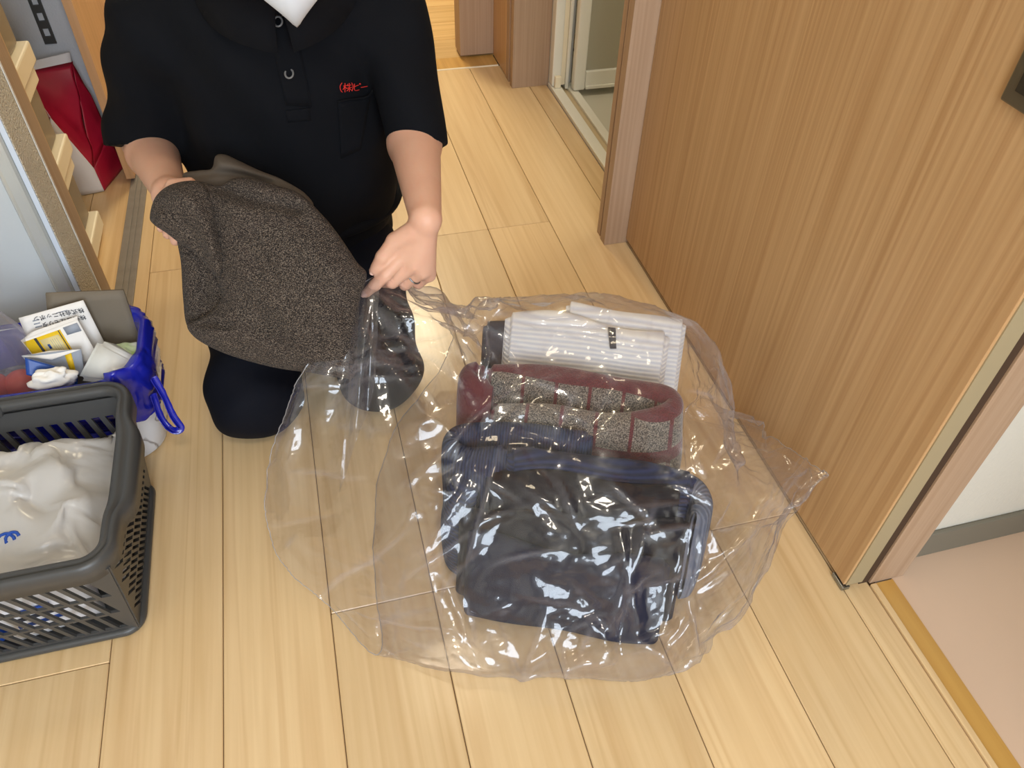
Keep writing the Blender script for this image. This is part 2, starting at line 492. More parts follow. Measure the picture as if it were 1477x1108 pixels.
def make_knit(name, c1, c2, c3, scale):
    """heathered knit: speckled yarn with a fine stitch relief"""
    mt = pmat(name, c1, 0.95, spec=0.15, sheen=0.03); nt = mt.node_tree; b = nt.nodes['Principled BSDF']; L = nt.links.new
    tc = nt.nodes.new('ShaderNodeTexCoord')
    n = nt.nodes.new('ShaderNodeTexNoise'); n.inputs['Scale'].default_value = scale; n.inputs['Detail'].default_value = 2; L(tc.outputs['Object'], n.inputs['Vector'])
    r = nt.nodes.new('ShaderNodeValToRGB'); e = r.color_ramp.elements
    e[0].position = 0.36; e[0].color = (*lin(c1), 1); e[1].position = 0.66; e[1].color = (*lin(c3), 1)
    k = e.new(0.5); k.color = (*lin(c2), 1)
    L(n.outputs['Fac'], r.inputs[0]); L(r.outputs[0], b.inputs['Base Color'])
    w = nt.nodes.new('ShaderNodeTexWave'); w.wave_type = 'BANDS'; w.bands_direction = 'DIAGONAL'; w.inputs['Scale'].default_value = 150; w.inputs['Distortion'].default_value = 1.5
    L(tc.outputs['Object'], w.inputs['Vector'])
    bp = nt.nodes.new('ShaderNodeBump'); bp.inputs['Strength'].default_value = 0.5; bp.inputs['Distance'].default_value = 0.0015
    ad = nt.nodes.new('ShaderNodeMath'); ad.operation = 'ADD'; L(w.outputs['Fac'], ad.inputs[0]); L(n.outputs['Fac'], ad.inputs[1])
    L(ad.outputs[0], bp.inputs['Height']); L(bp.outputs['Normal'], b.inputs['Normal'])
    return mt


def make_rib(name, c1, c2, period, axis=1, strength=0.6, extra=None):
    """ribbed cloth along uv; axis 1 = ribs run along the garment"""
    mt = pmat(name, c1, 0.85); nt = mt.node_tree; b = nt.nodes['Principled BSDF']; L = nt.links.new
    tc = nt.nodes.new('ShaderNodeTexCoord'); sp = nt.nodes.new('ShaderNodeSeparateXYZ'); L(tc.outputs['UV'], sp.inputs[0])
    mm = nt.nodes.new('ShaderNodeMath'); mm.operation = 'MULTIPLY'; mm.inputs[1].default_value = 2 * math.pi / period; L(sp.outputs[axis], mm.inputs[0])
    sn = nt.nodes.new('ShaderNodeMath'); sn.operation = 'SINE'; L(mm.outputs[0], sn.inputs[0])
    mr = nt.nodes.new('ShaderNodeMapRange'); mr.inputs['From Min'].default_value = -1; L(sn.outputs[0], mr.inputs['Value'])
    mx = nt.nodes.new('ShaderNodeMix'); mx.data_type = 'RGBA'; mx.inputs['A'].default_value = (*lin(c2), 1); mx.inputs['B'].default_value = (*lin(c1), 1)
    L(mr.outputs[0], mx.inputs['Factor']); L(mx.outputs['Result'], b.inputs['Base Color'])
    bp = nt.nodes.new('ShaderNodeBump'); bp.inputs['Strength'].default_value = strength; bp.inputs['Distance'].default_value = 0.002
    L(mr.outputs[0], bp.inputs['Height']); L(bp.outputs['Normal'], b.inputs['Normal'])
    return mt


def make_plaid():
    """maroon fleece with heathered grey checks"""
    mt = pmat('maroon_check_fleece', (96, 30, 38), 0.95, sheen=0.5); nt = mt.node_tree; b = nt.nodes['Principled BSDF']; L = nt.links.new
    tc = nt.nodes.new('ShaderNodeTexCoord'); sp = nt.nodes.new('ShaderNodeSeparateXYZ'); L(tc.outputs['UV'], sp.inputs[0])
    def band(sock, period, frac, off):
        a = nt.nodes.new('ShaderNodeMath'); a.operation = 'MULTIPLY_ADD'; a.inputs[1].default_value = 1 / period; a.inputs[2].default_value = off; L(sock, a.inputs[0])
        f = nt.nodes.new('ShaderNodeMath'); f.operation = 'FRACT'; L(a.outputs[0], f.inputs[0])
        g = nt.nodes.new('ShaderNodeMath'); g.operation = 'GREATER_THAN'; g.inputs[1].default_value = frac; L(f.outputs[0], g.inputs[0]); return g.outputs[0]
    m_ = nt.nodes.new('ShaderNodeMath'); m_.operation = 'MULTIPLY'
    L(band(sp.outputs[0], 0.060, 0.10, 0.0), m_.inputs[0]); L(band(sp.outputs[1], 0.060, 0.30, 0.80), m_.inputs[1])
    n = nt.nodes.new('ShaderNodeTexNoise'); n.inputs['Scale'].default_value = 520; L(tc.outputs['Object'], n.inputs['Vector'])
    r = nt.nodes.new('ShaderNodeValToRGB'); e = r.color_ramp.elements
    e[0].position = 0.4; e[0].color = (*lin((52, 47, 44)), 1); e[1].position = 0.64; e[1].color = (*lin((156, 144, 128)), 1); L(n.outputs['Fac'], r.inputs[0])
    r2 = nt.nodes.new('ShaderNodeValToRGB'); e = r2.color_ramp.elements
    e[0].position = 0.3; e[0].color = (*lin((70, 20, 28)), 1); e[1].position = 0.7; e[1].color = (*lin((112, 38, 46)), 1); L(n.outputs['Fac'], r2.inputs[0])
    mx = nt.nodes.new('ShaderNodeMix'); mx.data_type = 'RGBA'; L(m_.outputs[0], mx.inputs['Factor']); L(r2.outputs[0], mx.inputs['A']); L(r.outputs[0], mx.inputs['B'])
    L(mx.outputs['Result'], b.inputs['Base Color'])
    bp = nt.nodes.new('ShaderNodeBump'); bp.inputs['Strength'].default_value = 0.6; bp.inputs['Distance'].default_value = 0.003
    L(n.outputs['Fac'], bp.inputs['Height']); L(bp.outputs['Normal'], b.inputs['Normal'])
    return mt


M['marble'] = make_marble()
M['sweater'] = make_knit('brown_grey_tweed_knit', (32, 28, 26), (64, 56, 51), (116, 104, 93), 620)
M['whiterib'] = make_rib('white_rib_knit', (238, 234, 226), (212, 211, 214), 0.0062, 1, 0.5)
M['navyrib'] = make_rib('blue_rib_knit', (26, 40, 78), (13, 20, 44), 0.006, 1, 0.8)
M['bluegrey'] = make_rib('blue_grey_knit', (40, 50, 80), (24, 31, 54), 0.005, 0, 0.5)
M['plaid'] = make_plaid()
M['filmwhite'] = film('milky_white_bag', tint=(250, 250, 250), rough=0.22, milk=0.92, boost=0.9, edge=0.1, milk_rgb=(246, 244, 242))
#@@SECTION_SETTING
# ------------------------------------------------------------------ the setting
ROW = 0.1514; X0 = 0.2142
floor = struct(box('floor', (-1.3, -2.0, -0.05), (0.724, 2.405, -0.003), M['seam']), 'pale maple plank floor of the hallway')
plank_cache = {}


def plank(parent, x0, x1, y0, y1, mat):
    key = (round(x1 - x0, 4), round(y1 - y0, 4), mat.name)
    if key not in plank_cache:
        bm = bmesh.new(); add_box(bm, (-(x1 - x0) / 2, -(y1 - y0) / 2, -0.008), ((x1 - x0) / 2, (y1 - y0) / 2, 0.0), 0.0012, 1)
        me = bpy.data.meshes.new('plank'); bm.to_mesh(me); bm.free(); me.materials.append(mat); plank_cache[key] = me
    o = bpy.data.objects.new('plank', plank_cache[key]); COL.objects.link(o)
    o.location = ((x0 + x1) / 2, (y0 + y1) / 2, 0.0)
    adopt(o, parent)


G = 0.0006
for k in range(-10, 4):
    xa, xb = X0 + ROW * k, X0 + ROW * (k + 1)
    first = 1.518 if (k // 2) % 2 == 0 else 0.609
    ys = sorted({-2.0, 2.405} | {first + 1.818 * n for n in range(-3, 3) if -2.0 < first + 1.818 * n < 2.405})
    for ya, yb in zip(ys[:-1], ys[1:]):
        xe = min(xb, 0.724 if ya > 0.5 else 0.711)
        plank(floor, max(xa, -1.3) + G, xe - G, ya + G * 0.7, yb - G * 0.7, M['plank'])

# threshold to the side room
struct(box('trim_1', (0.7115, -2.0, -0.02), (0.7215, 0.459, 0.0035), M['plank'], bev=0.0015), 'pale lip of the side room sill')
struct(box('trim_2', (0.722, -2.0, -0.02), (0.751, 0.459, 0.0015), wood('sill_amber', (204, 158, 84), (190, 142, 70), (60, 2.5, 60), rough=0.35, fig=0.2)), 'amber wooden sill of the side room')
struct(box('floor_side_room', (0.7515, -2.0, -0.05), (2.6, 0.492, -0.001), M['sidefloor']), 'pinkish vinyl floor of the side room')
struct(box('wall_side_room', (0.772, 0.492, -0.05), (2.6, 0.6, 2.35), M['wall']), 'white wall of the side room')
struct(box('baseboard_side_room', (0.772, 0.484, 0.0), (2.6, 0.4915, 0.062), M['basebd'], bev=0.002), 'grey baseboard in the side room')
struct(box('wall_right_near', (0.7525, -2.0, -0.001), (0.80, -0.38, 2.35), M['wall']), 'white wall beside the side room opening, nearer the camera')
struct(box('wall_side_far', (2.6, -2.0, -0.05), (2.7, 0.6, 2.35), M['wall']))

# sliding door
door = struct(empty('door_1', (0.68, 0.93, 0.0)), 'wide wood veneer sliding door beside the clear bag')
def part(parent, name, lo, hi, mat, bev=0.0, label=None):
    o = adopt(box(name, lo, hi, mat, None, bev), parent)
    if label:
        o['label'] = label
    return o
part(door, 'door_panel', (0.664, 0.4635, 0.012), (0.695, 1.394, 2.0), M['door'], 0.0012)
part(door, 'edge_band', (0.6675, 0.4615, 0.012), (0.695, 0.4634, 2.0), M['edge'], 0.0, 'beige edge band')
part(door, 'corner_guide', (0.6615, 0.4595, 0.002), (0.6745, 0.488, 0.010), M['steel'], 0.001, 'small metal floor guide')
hd = part(door, 'pull_plate', (0.6585, 0.487, 0.715), (0.6638, 0.592, 0.82), pmat('bronze_pull', (120, 112, 92), 0.35, metal=0.7), 0.002, 'bronze recessed pull')
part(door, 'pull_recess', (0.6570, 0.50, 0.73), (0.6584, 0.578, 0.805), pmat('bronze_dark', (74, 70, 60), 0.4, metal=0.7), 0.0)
struct(box('trim_3', (0.6955, 0.4645, 0.0), (0.7118, 0.55, 2.35), M['gap']), 'dark gap beside the sliding door')
struct(box('trim_4', (0.712, 0.461, 0.0), (0.7715, 0.60, 2.35), M['jamb'], bev=0.001), 'wooden jamb at the side room opening')
struct(box('wall_right', (0.7125, 0.601, -0.05), (0.80, 1.50, 2.35), M['wall']))
struct(box('wall_right_lintel', (0.63, 0.461, 2.02), (0.7115, 1.394, 2.35), M['wall']))
# far jamb with its rebate
j = struct(empty('trim_5', (0.64, 1.42, 0)), 'wooden door jamb at the far end of the sliding door')
part(j, 'jamb_post', (0.612, 1.395, 0.0), (0.712, 1.4225, 2.35), M['jamb'], 0.001)
part(j, 'rebate', (0.6215, 1.4226, 0.0), (0.712, 1.432, 2.35), M['gap'])
part(j, 'jamb_stop', (0.6145, 1.4321, 0.0), (0.712, 1.452, 2.35), M['jamb'], 0.001)

# bathroom doorway
struct(box('trim_6', (0.7255, 1.453, -0.02), (0.757, 2.234, 0.010), M['offw'], bev=0.002), 'white metal sill of the bathroom door')
struct(box('trim_7', (0.7575, 1.453, -0.02), (0.779, 2.234, -0.004), pmat('sill_groove_tan', (206, 186, 148), 0.5)))
struct(box('trim_8', (0.7795, 1.453, -0.02), (0.805, 2.234, 0.004), M['offw'], bev=0.002), 'inner white rail of the bathroom sill')
struct(box('floor_bathroom', (0.8055, 1.453, -0.06), (2.0, 2.6, -0.012), M['bathfloor']), 'pale bathroom floor')
struct(box('wall_bathroom', (2.0, 1.4, -0.06), (2.06, 2.6, 2.35), M['offw']))
struct(box('wall_bathroom_back', (0.8055, 2.6, -0.06), (2.0, 2.66, 2.35), M['offw']))
struct(box('wall_bathroom_near', (0.8055, 1.38, -0.06), (2.0, 1.452, 2.35), M['offw']))
fr = struct(empty('door_2', (0.78, 2.2, 0)), 'white framed bathroom door with a grey frosted panel')
part(fr, 'frame_post', (0.7275, 2.2, 0.0105), (0.7555, 2.234, 2.0), M['offw'], 0.003)
part(fr, 'frame_channel', (0.7556, 2.205, 0.0105), (0.770, 2.232, 2.0), M['cream'], 0.002)
part(fr, 'frame_lip', (0.7701, 2.198, 0.0), (0.780, 2.230, 2.0), M['offw'], 0.002)
part(fr, 'corner_foot', (0.7335, 2.186, 0.0105), (0.752, 2.1995, 0.045), M['cream'], 0.002)
lf = part(fr, 'stile', (0.786, 2.166, 0.006), (0.822, 2.195, 2.0), M['offw'], 0.005)
part(fr, 'bottom_rail', (0.8225, 2.168, 0.010), (1.35, 2.193, 0.062), M['offw'], 0.003)
part(fr, 'rail_lip', (0.8225, 2.160, 0.010), (1.35, 2.1675, 0.020), M['offw'], 0.002)
part(fr, 'frosted_panel', (0.8225, 2.177, 0.0625), (1.35, 2.185, 2.0), M['frost'])
# wooden post beyond the bathroom, side panel, end panel
struct(box('trim_9', (0.6125, 2.2355, 0.0), (0.727, 2.262, 2.35), M['jamb'], bev=0.001), 'wooden post between the bathroom and the far doorway')
struct(box('trim_10', (0.622, 2.2625, 0.0), (0.727, 2.283, 2.35), M['cream']), 'narrow pale strip in the door rebate')
struct(box('trim_11', (0.6135, 2.2835, 0.0), (0.727, 2.315, 2.35), M['jamb']), 'stop of the far door jamb')
struct(box('door_3', (0.613, 2.3155, 0.006), (0.66, 2.48, 2.1), M['door']), 'brown wooden door panel at the far doorway')
struct(box('trim_12', (0.504, 2.4815, 0.008), (0.70, 2.56, 2.35), M['jamb'], bev=0.002), 'pale wooden end panel at the far doorway')
struct(box('wall_right_far', (0.728, 2.2355, -0.05), (0.80, 2.56, 2.35), M['wall']))
struct(box('trim_13', (-1.3, 2.4055, -0.02), (0.6125, 2.412, 0.002), M['cream'], bev=0.001), 'thin pale strip across the far threshold')
struct(box('trim_14', (-1.3, 2.4122, -0.02), (0.6125, 2.492, 0.001), M['sill']), 'wooden threshold of the far doorway')
farfloor = struct(box('floor_far_room', (-1.6, 2.4925, -0.05), (2.6, 5.6, -0.003), M['seam']), 'sunlit plank floor of the far room')
for k in range(20):
    plank(farfloor, -1.6, 2.6, 2.493 + 0.1514 * k + 0.001, 2.493 + 0.1514 * (k + 1) - 0.001, M['far_plank'])
struct(box('wall_far_room', (-1.6, 5.6, -0.05), (2.6, 5.7, 2.35), M['wall']))
struct(box('wall_far_left', (-1.7, 2.41, -0.05), (-1.6, 5.6, 2.35), M['wall']))
struct(box('wall_far_right', (2.6, 2.56, -0.05), (2.7, 5.6, 2.35), M['wall']))
struct(box('wall_far_near', (0.705, 2.662, -0.05), (2.6, 2.74, 2.35), M['wall']))
struct(box('ceiling', (-1.7, -2.0, 2.35), (2.7, 5.7, 2.42), M['wall']), 'white ceiling above the hallway')
# rear wall with a window
rear = struct(empty('window_1', (0.05, -1.9, 0.65)), 'window behind the camera')
struct(box('wall_rear', (-1.3, -2.05, -0.05), (2.6, -2.0, 2.35), M['wall']))
part(rear, 'window_frame', (-0.61, -1.995, 0.65), (0.70, -1.96, 2.05), M['whitep'], 0.004)
part(rear, 'pane', (-0.55, -1.958, 0.72), (0.64, -1.95, 1.98), pmat('window_pane', (210, 225, 245), 0.1))

# left: alcove, wall end, closet
struct(box('wall_left_alcove', (-1.36, -2.0, -0.05), (-1.3, 2.41, 2.35), M['wall']))
struct(box('wall_left_panel', (-1.3, 1.246, 0.0), (-0.4805, 1.29, 2.35), pmat('pale_panel', (192, 198, 202), 0.35)), 'pale grey blue panel behind the waste bin')
struct(box('trim_15', (-0.480, 1.238, 0.0), (-0.4495, 1.29, 2.35), pmat('pale_metal_frame', (206, 208, 204), 0.22, metal=0.35), bev=0.009, seg=3), 'rounded metal frame of the pale panel')
struct(box('trim_16', (-0.449, 1.241, 0.0), (-0.4405, 1.29, 2.35), pmat('blue_white_bead', (204, 214, 228), 0.4), bev=0.001), 'bluish white corner strip')
struct(box('wall_left', (-1.3, 1.2905, 0.0), (-0.4412, 1.331, 2.35), M['stucco']), 'grainy beige wall end')
struct(box('wall_left_face', (-0.44, 1.2415, 0.0), (-0.4385, 1.3275, 2.35), M['stucco']), 'narrow strip of grainy beige wallpaper beside the closet')
struct(box('trim_17', (-0.4402, 1.328, 0.0), (-0.4375, 1.3335, 2.35), M['whitep']), 'thin white bead beside the closet jamb')
struct(box('trim_18', (-0.52, 1.334, 0.0), (-0.437, 1.382, 2.35), M['jamb'], bev=0.001), 'wooden closet jamb')
struct(box('trim_19', (-0.52, 1.3825, 0.0), (-0.4475, 1.418, 2.35), M['door'], bev=0.001), 'rebated inner edge of the closet jamb')
tr = struct(empty('trim_20', (-0.437, 1.65, 0)), 'grey double sliding track set in the floor')
part(tr, 'track_base', (-0.457, 1.34, 0.0003), (-0.417, 2.40, 0.0022), M['track'])
part(tr, 'rail', (-0.457, 1.34, 0.0023), (-0.4425, 2.40, 0.0045), M['track'], 0.0006)
part(tr, 'rail', (-0.440, 1.34, 0.0023), (-0.431, 2.40, 0.0045), M['track'], 0.0006)
part(tr, 'rail', (-0.4285, 1.34, 0.0023), (-0.417, 2.40, 0.0045), M['track'], 0.0006)
struct(box('wall_closet_back', (-1.3, 2.055, -0.002), (-0.4675, 2.10, 2.35), M['bluewall']), 'blue grey closet wall behind the red bag')
struct(box('baseboard_closet', (-1.3, 2.048, 0.0), (-0.4675, 2.0548, 0.058), M['basebd'], bev=0.0015), 'grey baseboard in the closet')
struct(box('door_4', (-0.4642, 1.911, 0.012), (-0.4445, 2.40, 2.0), wood('closet_door_wood', (206, 164, 122), (188, 146, 104), (90, 90, 2), rough=0.45, fig=0.2), bev=0.001), 'wooden closet sliding door behind the kneeling person')
struct(box('wall_far_doorway', (-1.3, 2.495, 0.0), (-0.35, 2.56, 2.35), M['wall']))

# slotted shelf rail on the closet wall: two long edges with rungs leave real slots
rail = tag(empty('slotted_shelf_rail', (-0.55, 2.054, 0.30)), 'grey slotted metal shelf rail fixed to the closet wall', 'shelf rail')
for xa in (-0.5655, -0.5465):
    part(rail, 'edge_strip', (xa, 2.050, 0.297), (xa + 0.0065, 2.0545, 1.9), M['slot'])
z = 0.297
while z < 1.9:
    part(rail, 'rung', (-0.559, 2.050, z), (-0.5465, 2.0545, z + 0.017), M['slot']); z += 0.0345

# ------------------------------------------------------------------ closet contents
unit = tag(empty('drawer_unit', (-0.66, 1.58, 0)), 'cream plastic drawer unit with milky drawers in the closet', 'drawer unit')
for q, zt in enumerate((0.053, 0.241, 0.432, 0.62)):
    part(unit, 'shelf_frame', (-0.84, 1.44, zt - 0.040), (-0.497, 1.712, zt), M['cream'], 0.004)
    if q == 0:
        part(unit, 'foot', (-0.84, 1.46, 0.0), (-0.51, 1.70, 0.0125), M['cream'], 0.002)
    dr = part(unit, 'drawer', (-0.83, 1.45, zt + 0.002), (-0.512, 1.694, zt + 0.145), M['drawer'], 0.006)
    part(unit, 'drawer_lip', (-0.515, 1.452, zt + 0.118), (-0.503, 1.698, zt + 0.146), M['cream'], 0.003)


def panel(name, quad, mat, parent, thick=0.0012, nu=10, nv=10, amp=0.0, seed=1):
    """a bent sheet through four corners (bilinear) with creases and thickness"""
    a, b, c, d = [np.asarray(v, float) for v in quad]
    u = np.linspace(0, 1, nu)[:, None, None]; v = np.linspace(0, 1, nv)[None, :, None]
    P = (a * (1 - u) + b * u) * (1 - v) + (d * (1 - u) + c * u) * v
    nrm = np.cross(b - a, d - a); nrm /= np.linalg.norm(nrm)
    w = (np.sin(np.pi * u) * np.sin(np.pi * v))
    P = P + nrm * (Crumple(seed, 6, 5, 18)(P)[..., None] * amp * (0.35 + 0.65 * w))
    A = (P + nrm * thick / 2).reshape(-1, 3); B = (P - nrm * thick / 2).reshape(-1, 3)
    N = nu * nv; F = grid_faces(nu, nv); F2 = [tuple(i + N for i in f[::-1]) for f in F]
    rim = [i * nv for i in range(nu)] + [(nu - 1) * nv + j for j in range(1, nv)] + [i * nv + nv - 1 for i in range(nu - 2, -1, -1)] + list(range(nv - 2, 0, -1))
    S = [(rim[k], rim[(k + 1) % len(rim)], rim[(k + 1) % len(rim)] + N, rim[k] + N) for k in range(len(rim))]
    o = mesh_obj(name, np.concatenate([A, B]), F + F2 + S, mat)
    return adopt(o, parent) if parent else o


bag = tag(empty('paper_shopping_bag', (-0.56, 1.93, 0)), 'crimson and white paper bag leaning on the closet wall', 'bag')
A_ = (-0.517, 1.885, 0.002); B_ = (-0.64, 1.862, 0.002); T1 = (-0.562, 1.865, 0.207); T2 = (-0.522, 1.892, 0.060)
Cb = (-0.478, 2.00, 0.002); R1 = (-0.514, 2.01, 0.268); R0 = (-0.622, 1.985, 0.262)
panel('front_panel', [B_, A_, T2, T1], M['whitebag'], bag, amp=0.006, seed=3)
panel('gusset', [A_, Cb, (-0.485, 1.985, 0.10), T2], M['crimson'], bag, amp=0.006, seed=4)
panel('back_panel', [T1, T2, R1, R0], M['crimson'], bag, amp=0.030, seed=5, nu=16, nv=16)
panel('side_panel', [T2, (-0.485, 1.985, 0.10), (-0.497, 2.004, 0.19), R1], M['crimson'], bag, amp=0.006, seed=6)
panel('top_lip', [R0, R1, (-0.513, 2.022, 0.286), (-0.634, 1.995, 0.276)], M['whitebag'], bag, amp=0.006, seed=8)
panel('side_lip', [(-0.66, 1.95, 0.20), T1, R0, (-0.668, 1.97, 0.27)], M['whitebag'], bag, amp=0.005, seed=9)
# ------------------------------------------------------------------ kneeling person
person = tag(empty('person', (-0.06, 1.2, 0.0)), 'person in a black polo shirt and white mask kneeling behind the clear bag', 'person')
Rs, Re, Rw = np.array([-0.207, 1.29, 0.59]), at(212, 200, 1.36), at(247, 283, 1.14)
Ls, Le, Lw = np.array([0.143, 1.245, 0.605]), at(592, 168, 1.29), at(614, 316, 1.09)
pel = np.array([-0.055, 1.37, 0.19]); chest = np.array([-0.03, 1.265, 0.54]); neck0 = np.array([-0.022, 1.235, 0.65])
CH = np.array([0.004, 1.066, 0.680]); FD = np.array([0.0, -0.80, -0.60]); UD = np.array([0.0, -0.60, 0.80])
HC = CH + UD * 0.115 - FD * 0.075
knees = [np.array([-0.170, 1.008, 0.078]), np.array([0.045, 1.03, 0.078])]
hips = [np.array([-0.135, 1.36, 0.185]), np.array([0.03, 1.36, 0.185])]
ankles = [np.array([-0.10, 1.47, 0.05]), np.array([0.0, 1.47, 0.05])]
# left hand (pinching the film)
kI, kM, kR, kP = at(583, 367, 1.122), at(597, 381, 1.128), at(609, 391, 1.140), at(618, 396, 1.158)
hand_l = [
    (Lw, kI, .0150, .0125), (Lw, kM, .0160, .0125), (Lw, kR, .0160, .012), (Lw, kP, .0150, .0115)]
fingers_l = [
    [(kI, at(556, 397, 1.128), .0112, .0094), (at(556, 397, 1.128), at(541, 411, 1.137), .0094, .0086), (at(541, 411, 1.137), at(528, 423, 1.148), .0086, .0068)],
    [(kM, at(566, 407, 1.148), .0112, .0092), (at(566, 407, 1.148), at(553, 408, 1.166), .0092, .0076)],
    [(kR, at(584, 410, 1.165), .0108, .009), (at(584, 410, 1.165), at(580, 398, 1.190), .009, .0075)],
    [(kP, at(603, 409, 1.180), .0098, .0082), (at(603, 409, 1.180), at(600, 396, 1.200), .0082, .007)],
    [(at(598, 334, 1.098), at(570, 348, 1.108), .0165, .0128), (at(570, 348, 1.108), at(552, 371, 1.118), .0122, .0102), (at(552, 371, 1.118), at(540, 390, 1.130), .0102, .0078)]]
# right hand (under the sweater)
rk = at(266, 306, 1.145)
hand_r = [(Rw, rk, .023, .018), (Rw, at(256, 312, 1.165), .023, .016)]
fingers_r = [
    [(at(246, 284, 1.125), at(252, 270, 1.105), .014, .012), (at(252, 270, 1.105), at(274, 265, 1.100), .012, .009)],
    [(rk, at(258, 333, 1.165), .011, .0095), (at(258, 333, 1.165), at(268, 352, 1.155), .0095, .0075)],
    [(rk, at(249, 326, 1.175), .011, .0095), (at(249, 326, 1.175), at(253, 347, 1.165), .0095, .0078)],
    [(rk, at(243, 320, 1.185), .0105, .009), (at(243, 320, 1.185), at(242, 338, 1.180), .009, .0075)],
    [(rk, at(238, 314, 1.195), .0095, .008), (at(238, 314, 1.195), at(233, 329, 1.192), .008, .007)]]


def local_eval(p, prims, k, margin):
    """smooth union of cones, evaluated only near their box"""
    pts = np.array([q for c in prims for q in c[:2]])
    lo = pts.min(0) - margin; hi = pts.max(0) + margin
    out = np.linalg.norm(np.maximum(np.maximum(lo - p, p - hi), 0), axis=1) + margin * 0.6
    s = ((p > lo) & (p < hi)).all(1)
    if s.any():
        d = None
        for a, b, ra, rb in prims:
            e = rcone(p[s], a, b, ra, rb); d = e if d is None else smin(d, e, k)
        out[s] = d
    return out


def sd_hand(p, palm, fingers):
    d = local_eval(p, palm, 0.009, 0.08)
    for f in fingers:
        d = smin(d, local_eval(p, f, 0.003, 0.08), 0.0035)
    return d


def sd_head(p):
    d = smin(ell(p, HC, (0.074, 0.094, 0.090)), rcone(p, CH + UD * 0.035 - FD * 0.028, CH + UD * 0.06 - FD * 0.04, 0.036, 0.052), 0.03)
    d = smin(d, rcone(p, CH + UD * 0.115 + FD * 0.015, CH + UD * 0.082 + FD * 0.026, 0.008, 0.013), 0.012)       # nose
    for s in (-1, 1):
        d = smin(d, ell(p, HC + np.array([s * 0.077, 0.008, -0.01]), (0.010, 0.020, 0.030)), 0.008)                # ears
        d = np.maximum(d, -ell(p, CH + UD * 0.13 + FD * 0.012 + np.array([s * 0.031, 0, 0]), (0.013, 0.012, 0.008)))
    return d


def sd_body(p):
    d = econe(p, pel, chest, 0.125, 0.135, (1, 0.72, 1))
    d = smin(d, rcone(p, Rs, Ls, 0.05, 0.05), 0.05)
    d = smin(d, rcone(p, neck0, HC - FD * 0.03 - UD * 0.05, 0.056, 0.052), 0.03)
    d = smin(d, sd_head(p), 0.02)
    for s, e, w in ((Rs, Re, Rw), (Ls, Le, Lw)):
        d = smin(d, rcone(p, s, e, 0.049, 0.042), 0.03)
        mid = e + (w - e) * 0.30
        d = smin(d, rcone(p, e, mid, 0.042, 0.041), 0.015)
        d = smin(d, econe(p, mid, w, 0.041, 0.0225, (1, 1, 1)), 0.012)
    for h, k, a in zip(hips, knees, ankles):
        d = smin(d, rcone(p, h, k, 0.070, 0.050), 0.03)
        d = smin(d, rcone(p, k + np.array([0, 0, -0.02]), a, 0.046, 0.032), 0.02)
        d = smin(d, rcone(p, a, a + np.array([0, 0.12, -0.018]), 0.030, 0.022), 0.02)
    d = smin(d, sd_hand(p, hand_l, fingers_l), 0.007)
    d = smin(d, sd_hand(p, hand_r, fingers_r), 0.012)
    return d


body = adopt(sdf_obj('body', sd_body, (-0.36, 0.87, 0.0), (0.26, 1.66, 0.96), 0.0042, M['skin']), person)


def unit(v):
    return v / np.linalg.norm(v)


def cloth_noise(p, f, a):
    return a * (np.sin(p[:, 0] * f + 2.1 * np.sin(p[:, 2] * f * 0.6)) * np.sin(p[:, 2] * f * 0.8 + 1.7 * np.sin(p[:, 1] * f * 0.7)))


# polo shirt: trunk, shoulders and two open sleeves
Rh = at(214, 214, 1.335); Lh = at(600, 209, 1.235)      # hem centres


def sd_sleeve(p, s, e, r0, r1):
    ax = unit(e - s); hn = unit(ax * 0.35 - U_)
    d = rcone(p, s, e + ax * 0.06, r0, r1)
    d = np.maximum(d, (p - e) @ hn)                      # flat hem
    return d


def sd_trunk(p):
    d = econe(p, np.array([-0.045, 1.335, 0.20]), np.array([-0.035, 1.285, 0.36]), 0.166, 0.164, (1, 0.78, 1))
    d = smin(d, econe(p, np.array([-0.035, 1.28, 0.36]), np.array([-0.028, 1.255, 0.53]), 0.160, 0.160, (1, 0.70, 1)), 0.04)
    d = smin(d, rcone(p, Rs + np.array([0.03, 0, 0.0]), neck0 + np.array([-0.03, 0.01, 0.0]), 0.062, 0.058), 0.04)
    d = smin(d, rcone(p, Ls + np.array([-0.03, 0, 0.0]), neck0 + np.array([0.03, 0.01, 0.0]), 0.068, 0.058), 0.04)
    d = np.maximum(d, -rcone(p, neck0 + np.array([0.005, -0.045, 0.035]), neck0 + np.array([0.01, -0.10, 0.15]), 0.058, 0.062))
    return d


def sd_shirt(p):
    d = sd_trunk(p)
    d = smin(d, sd_sleeve(p, Rs, Rh, 0.064, 0.064), 0.034)
    d = smin(d, sd_sleeve(p, Ls, Lh, 0.060, 0.0465), 0.016)
    d = d + cloth_noise(p, 26, 0.0045) + 0.003 * np.sin(p[:, 0] * 60 + p[:, 2] * 34 + 3 * np.sin(p[:, 2] * 9))
    return np.maximum(d, 0.13 - p[:, 2])


shirt = adopt(sdf_obj('polo_shirt', sd_shirt, (-0.34, 1.05, 0.12), (0.28, 1.52, 0.76), 0.006, M['shirt']), person)
shirt['label'] = 'black short sleeved polo shirt'


def on_shirt(x, y, off=0.0015, t0=0.75, fn=sd_shirt):
    t = t0
    for _ in range(90):
        d = fn(at(x, y, t)[None])[0] - off
        if abs(d) < 2e-4:
            break
        t += d * 0.7
        if t > 1.7:
            return None
    return at(x, y, t)


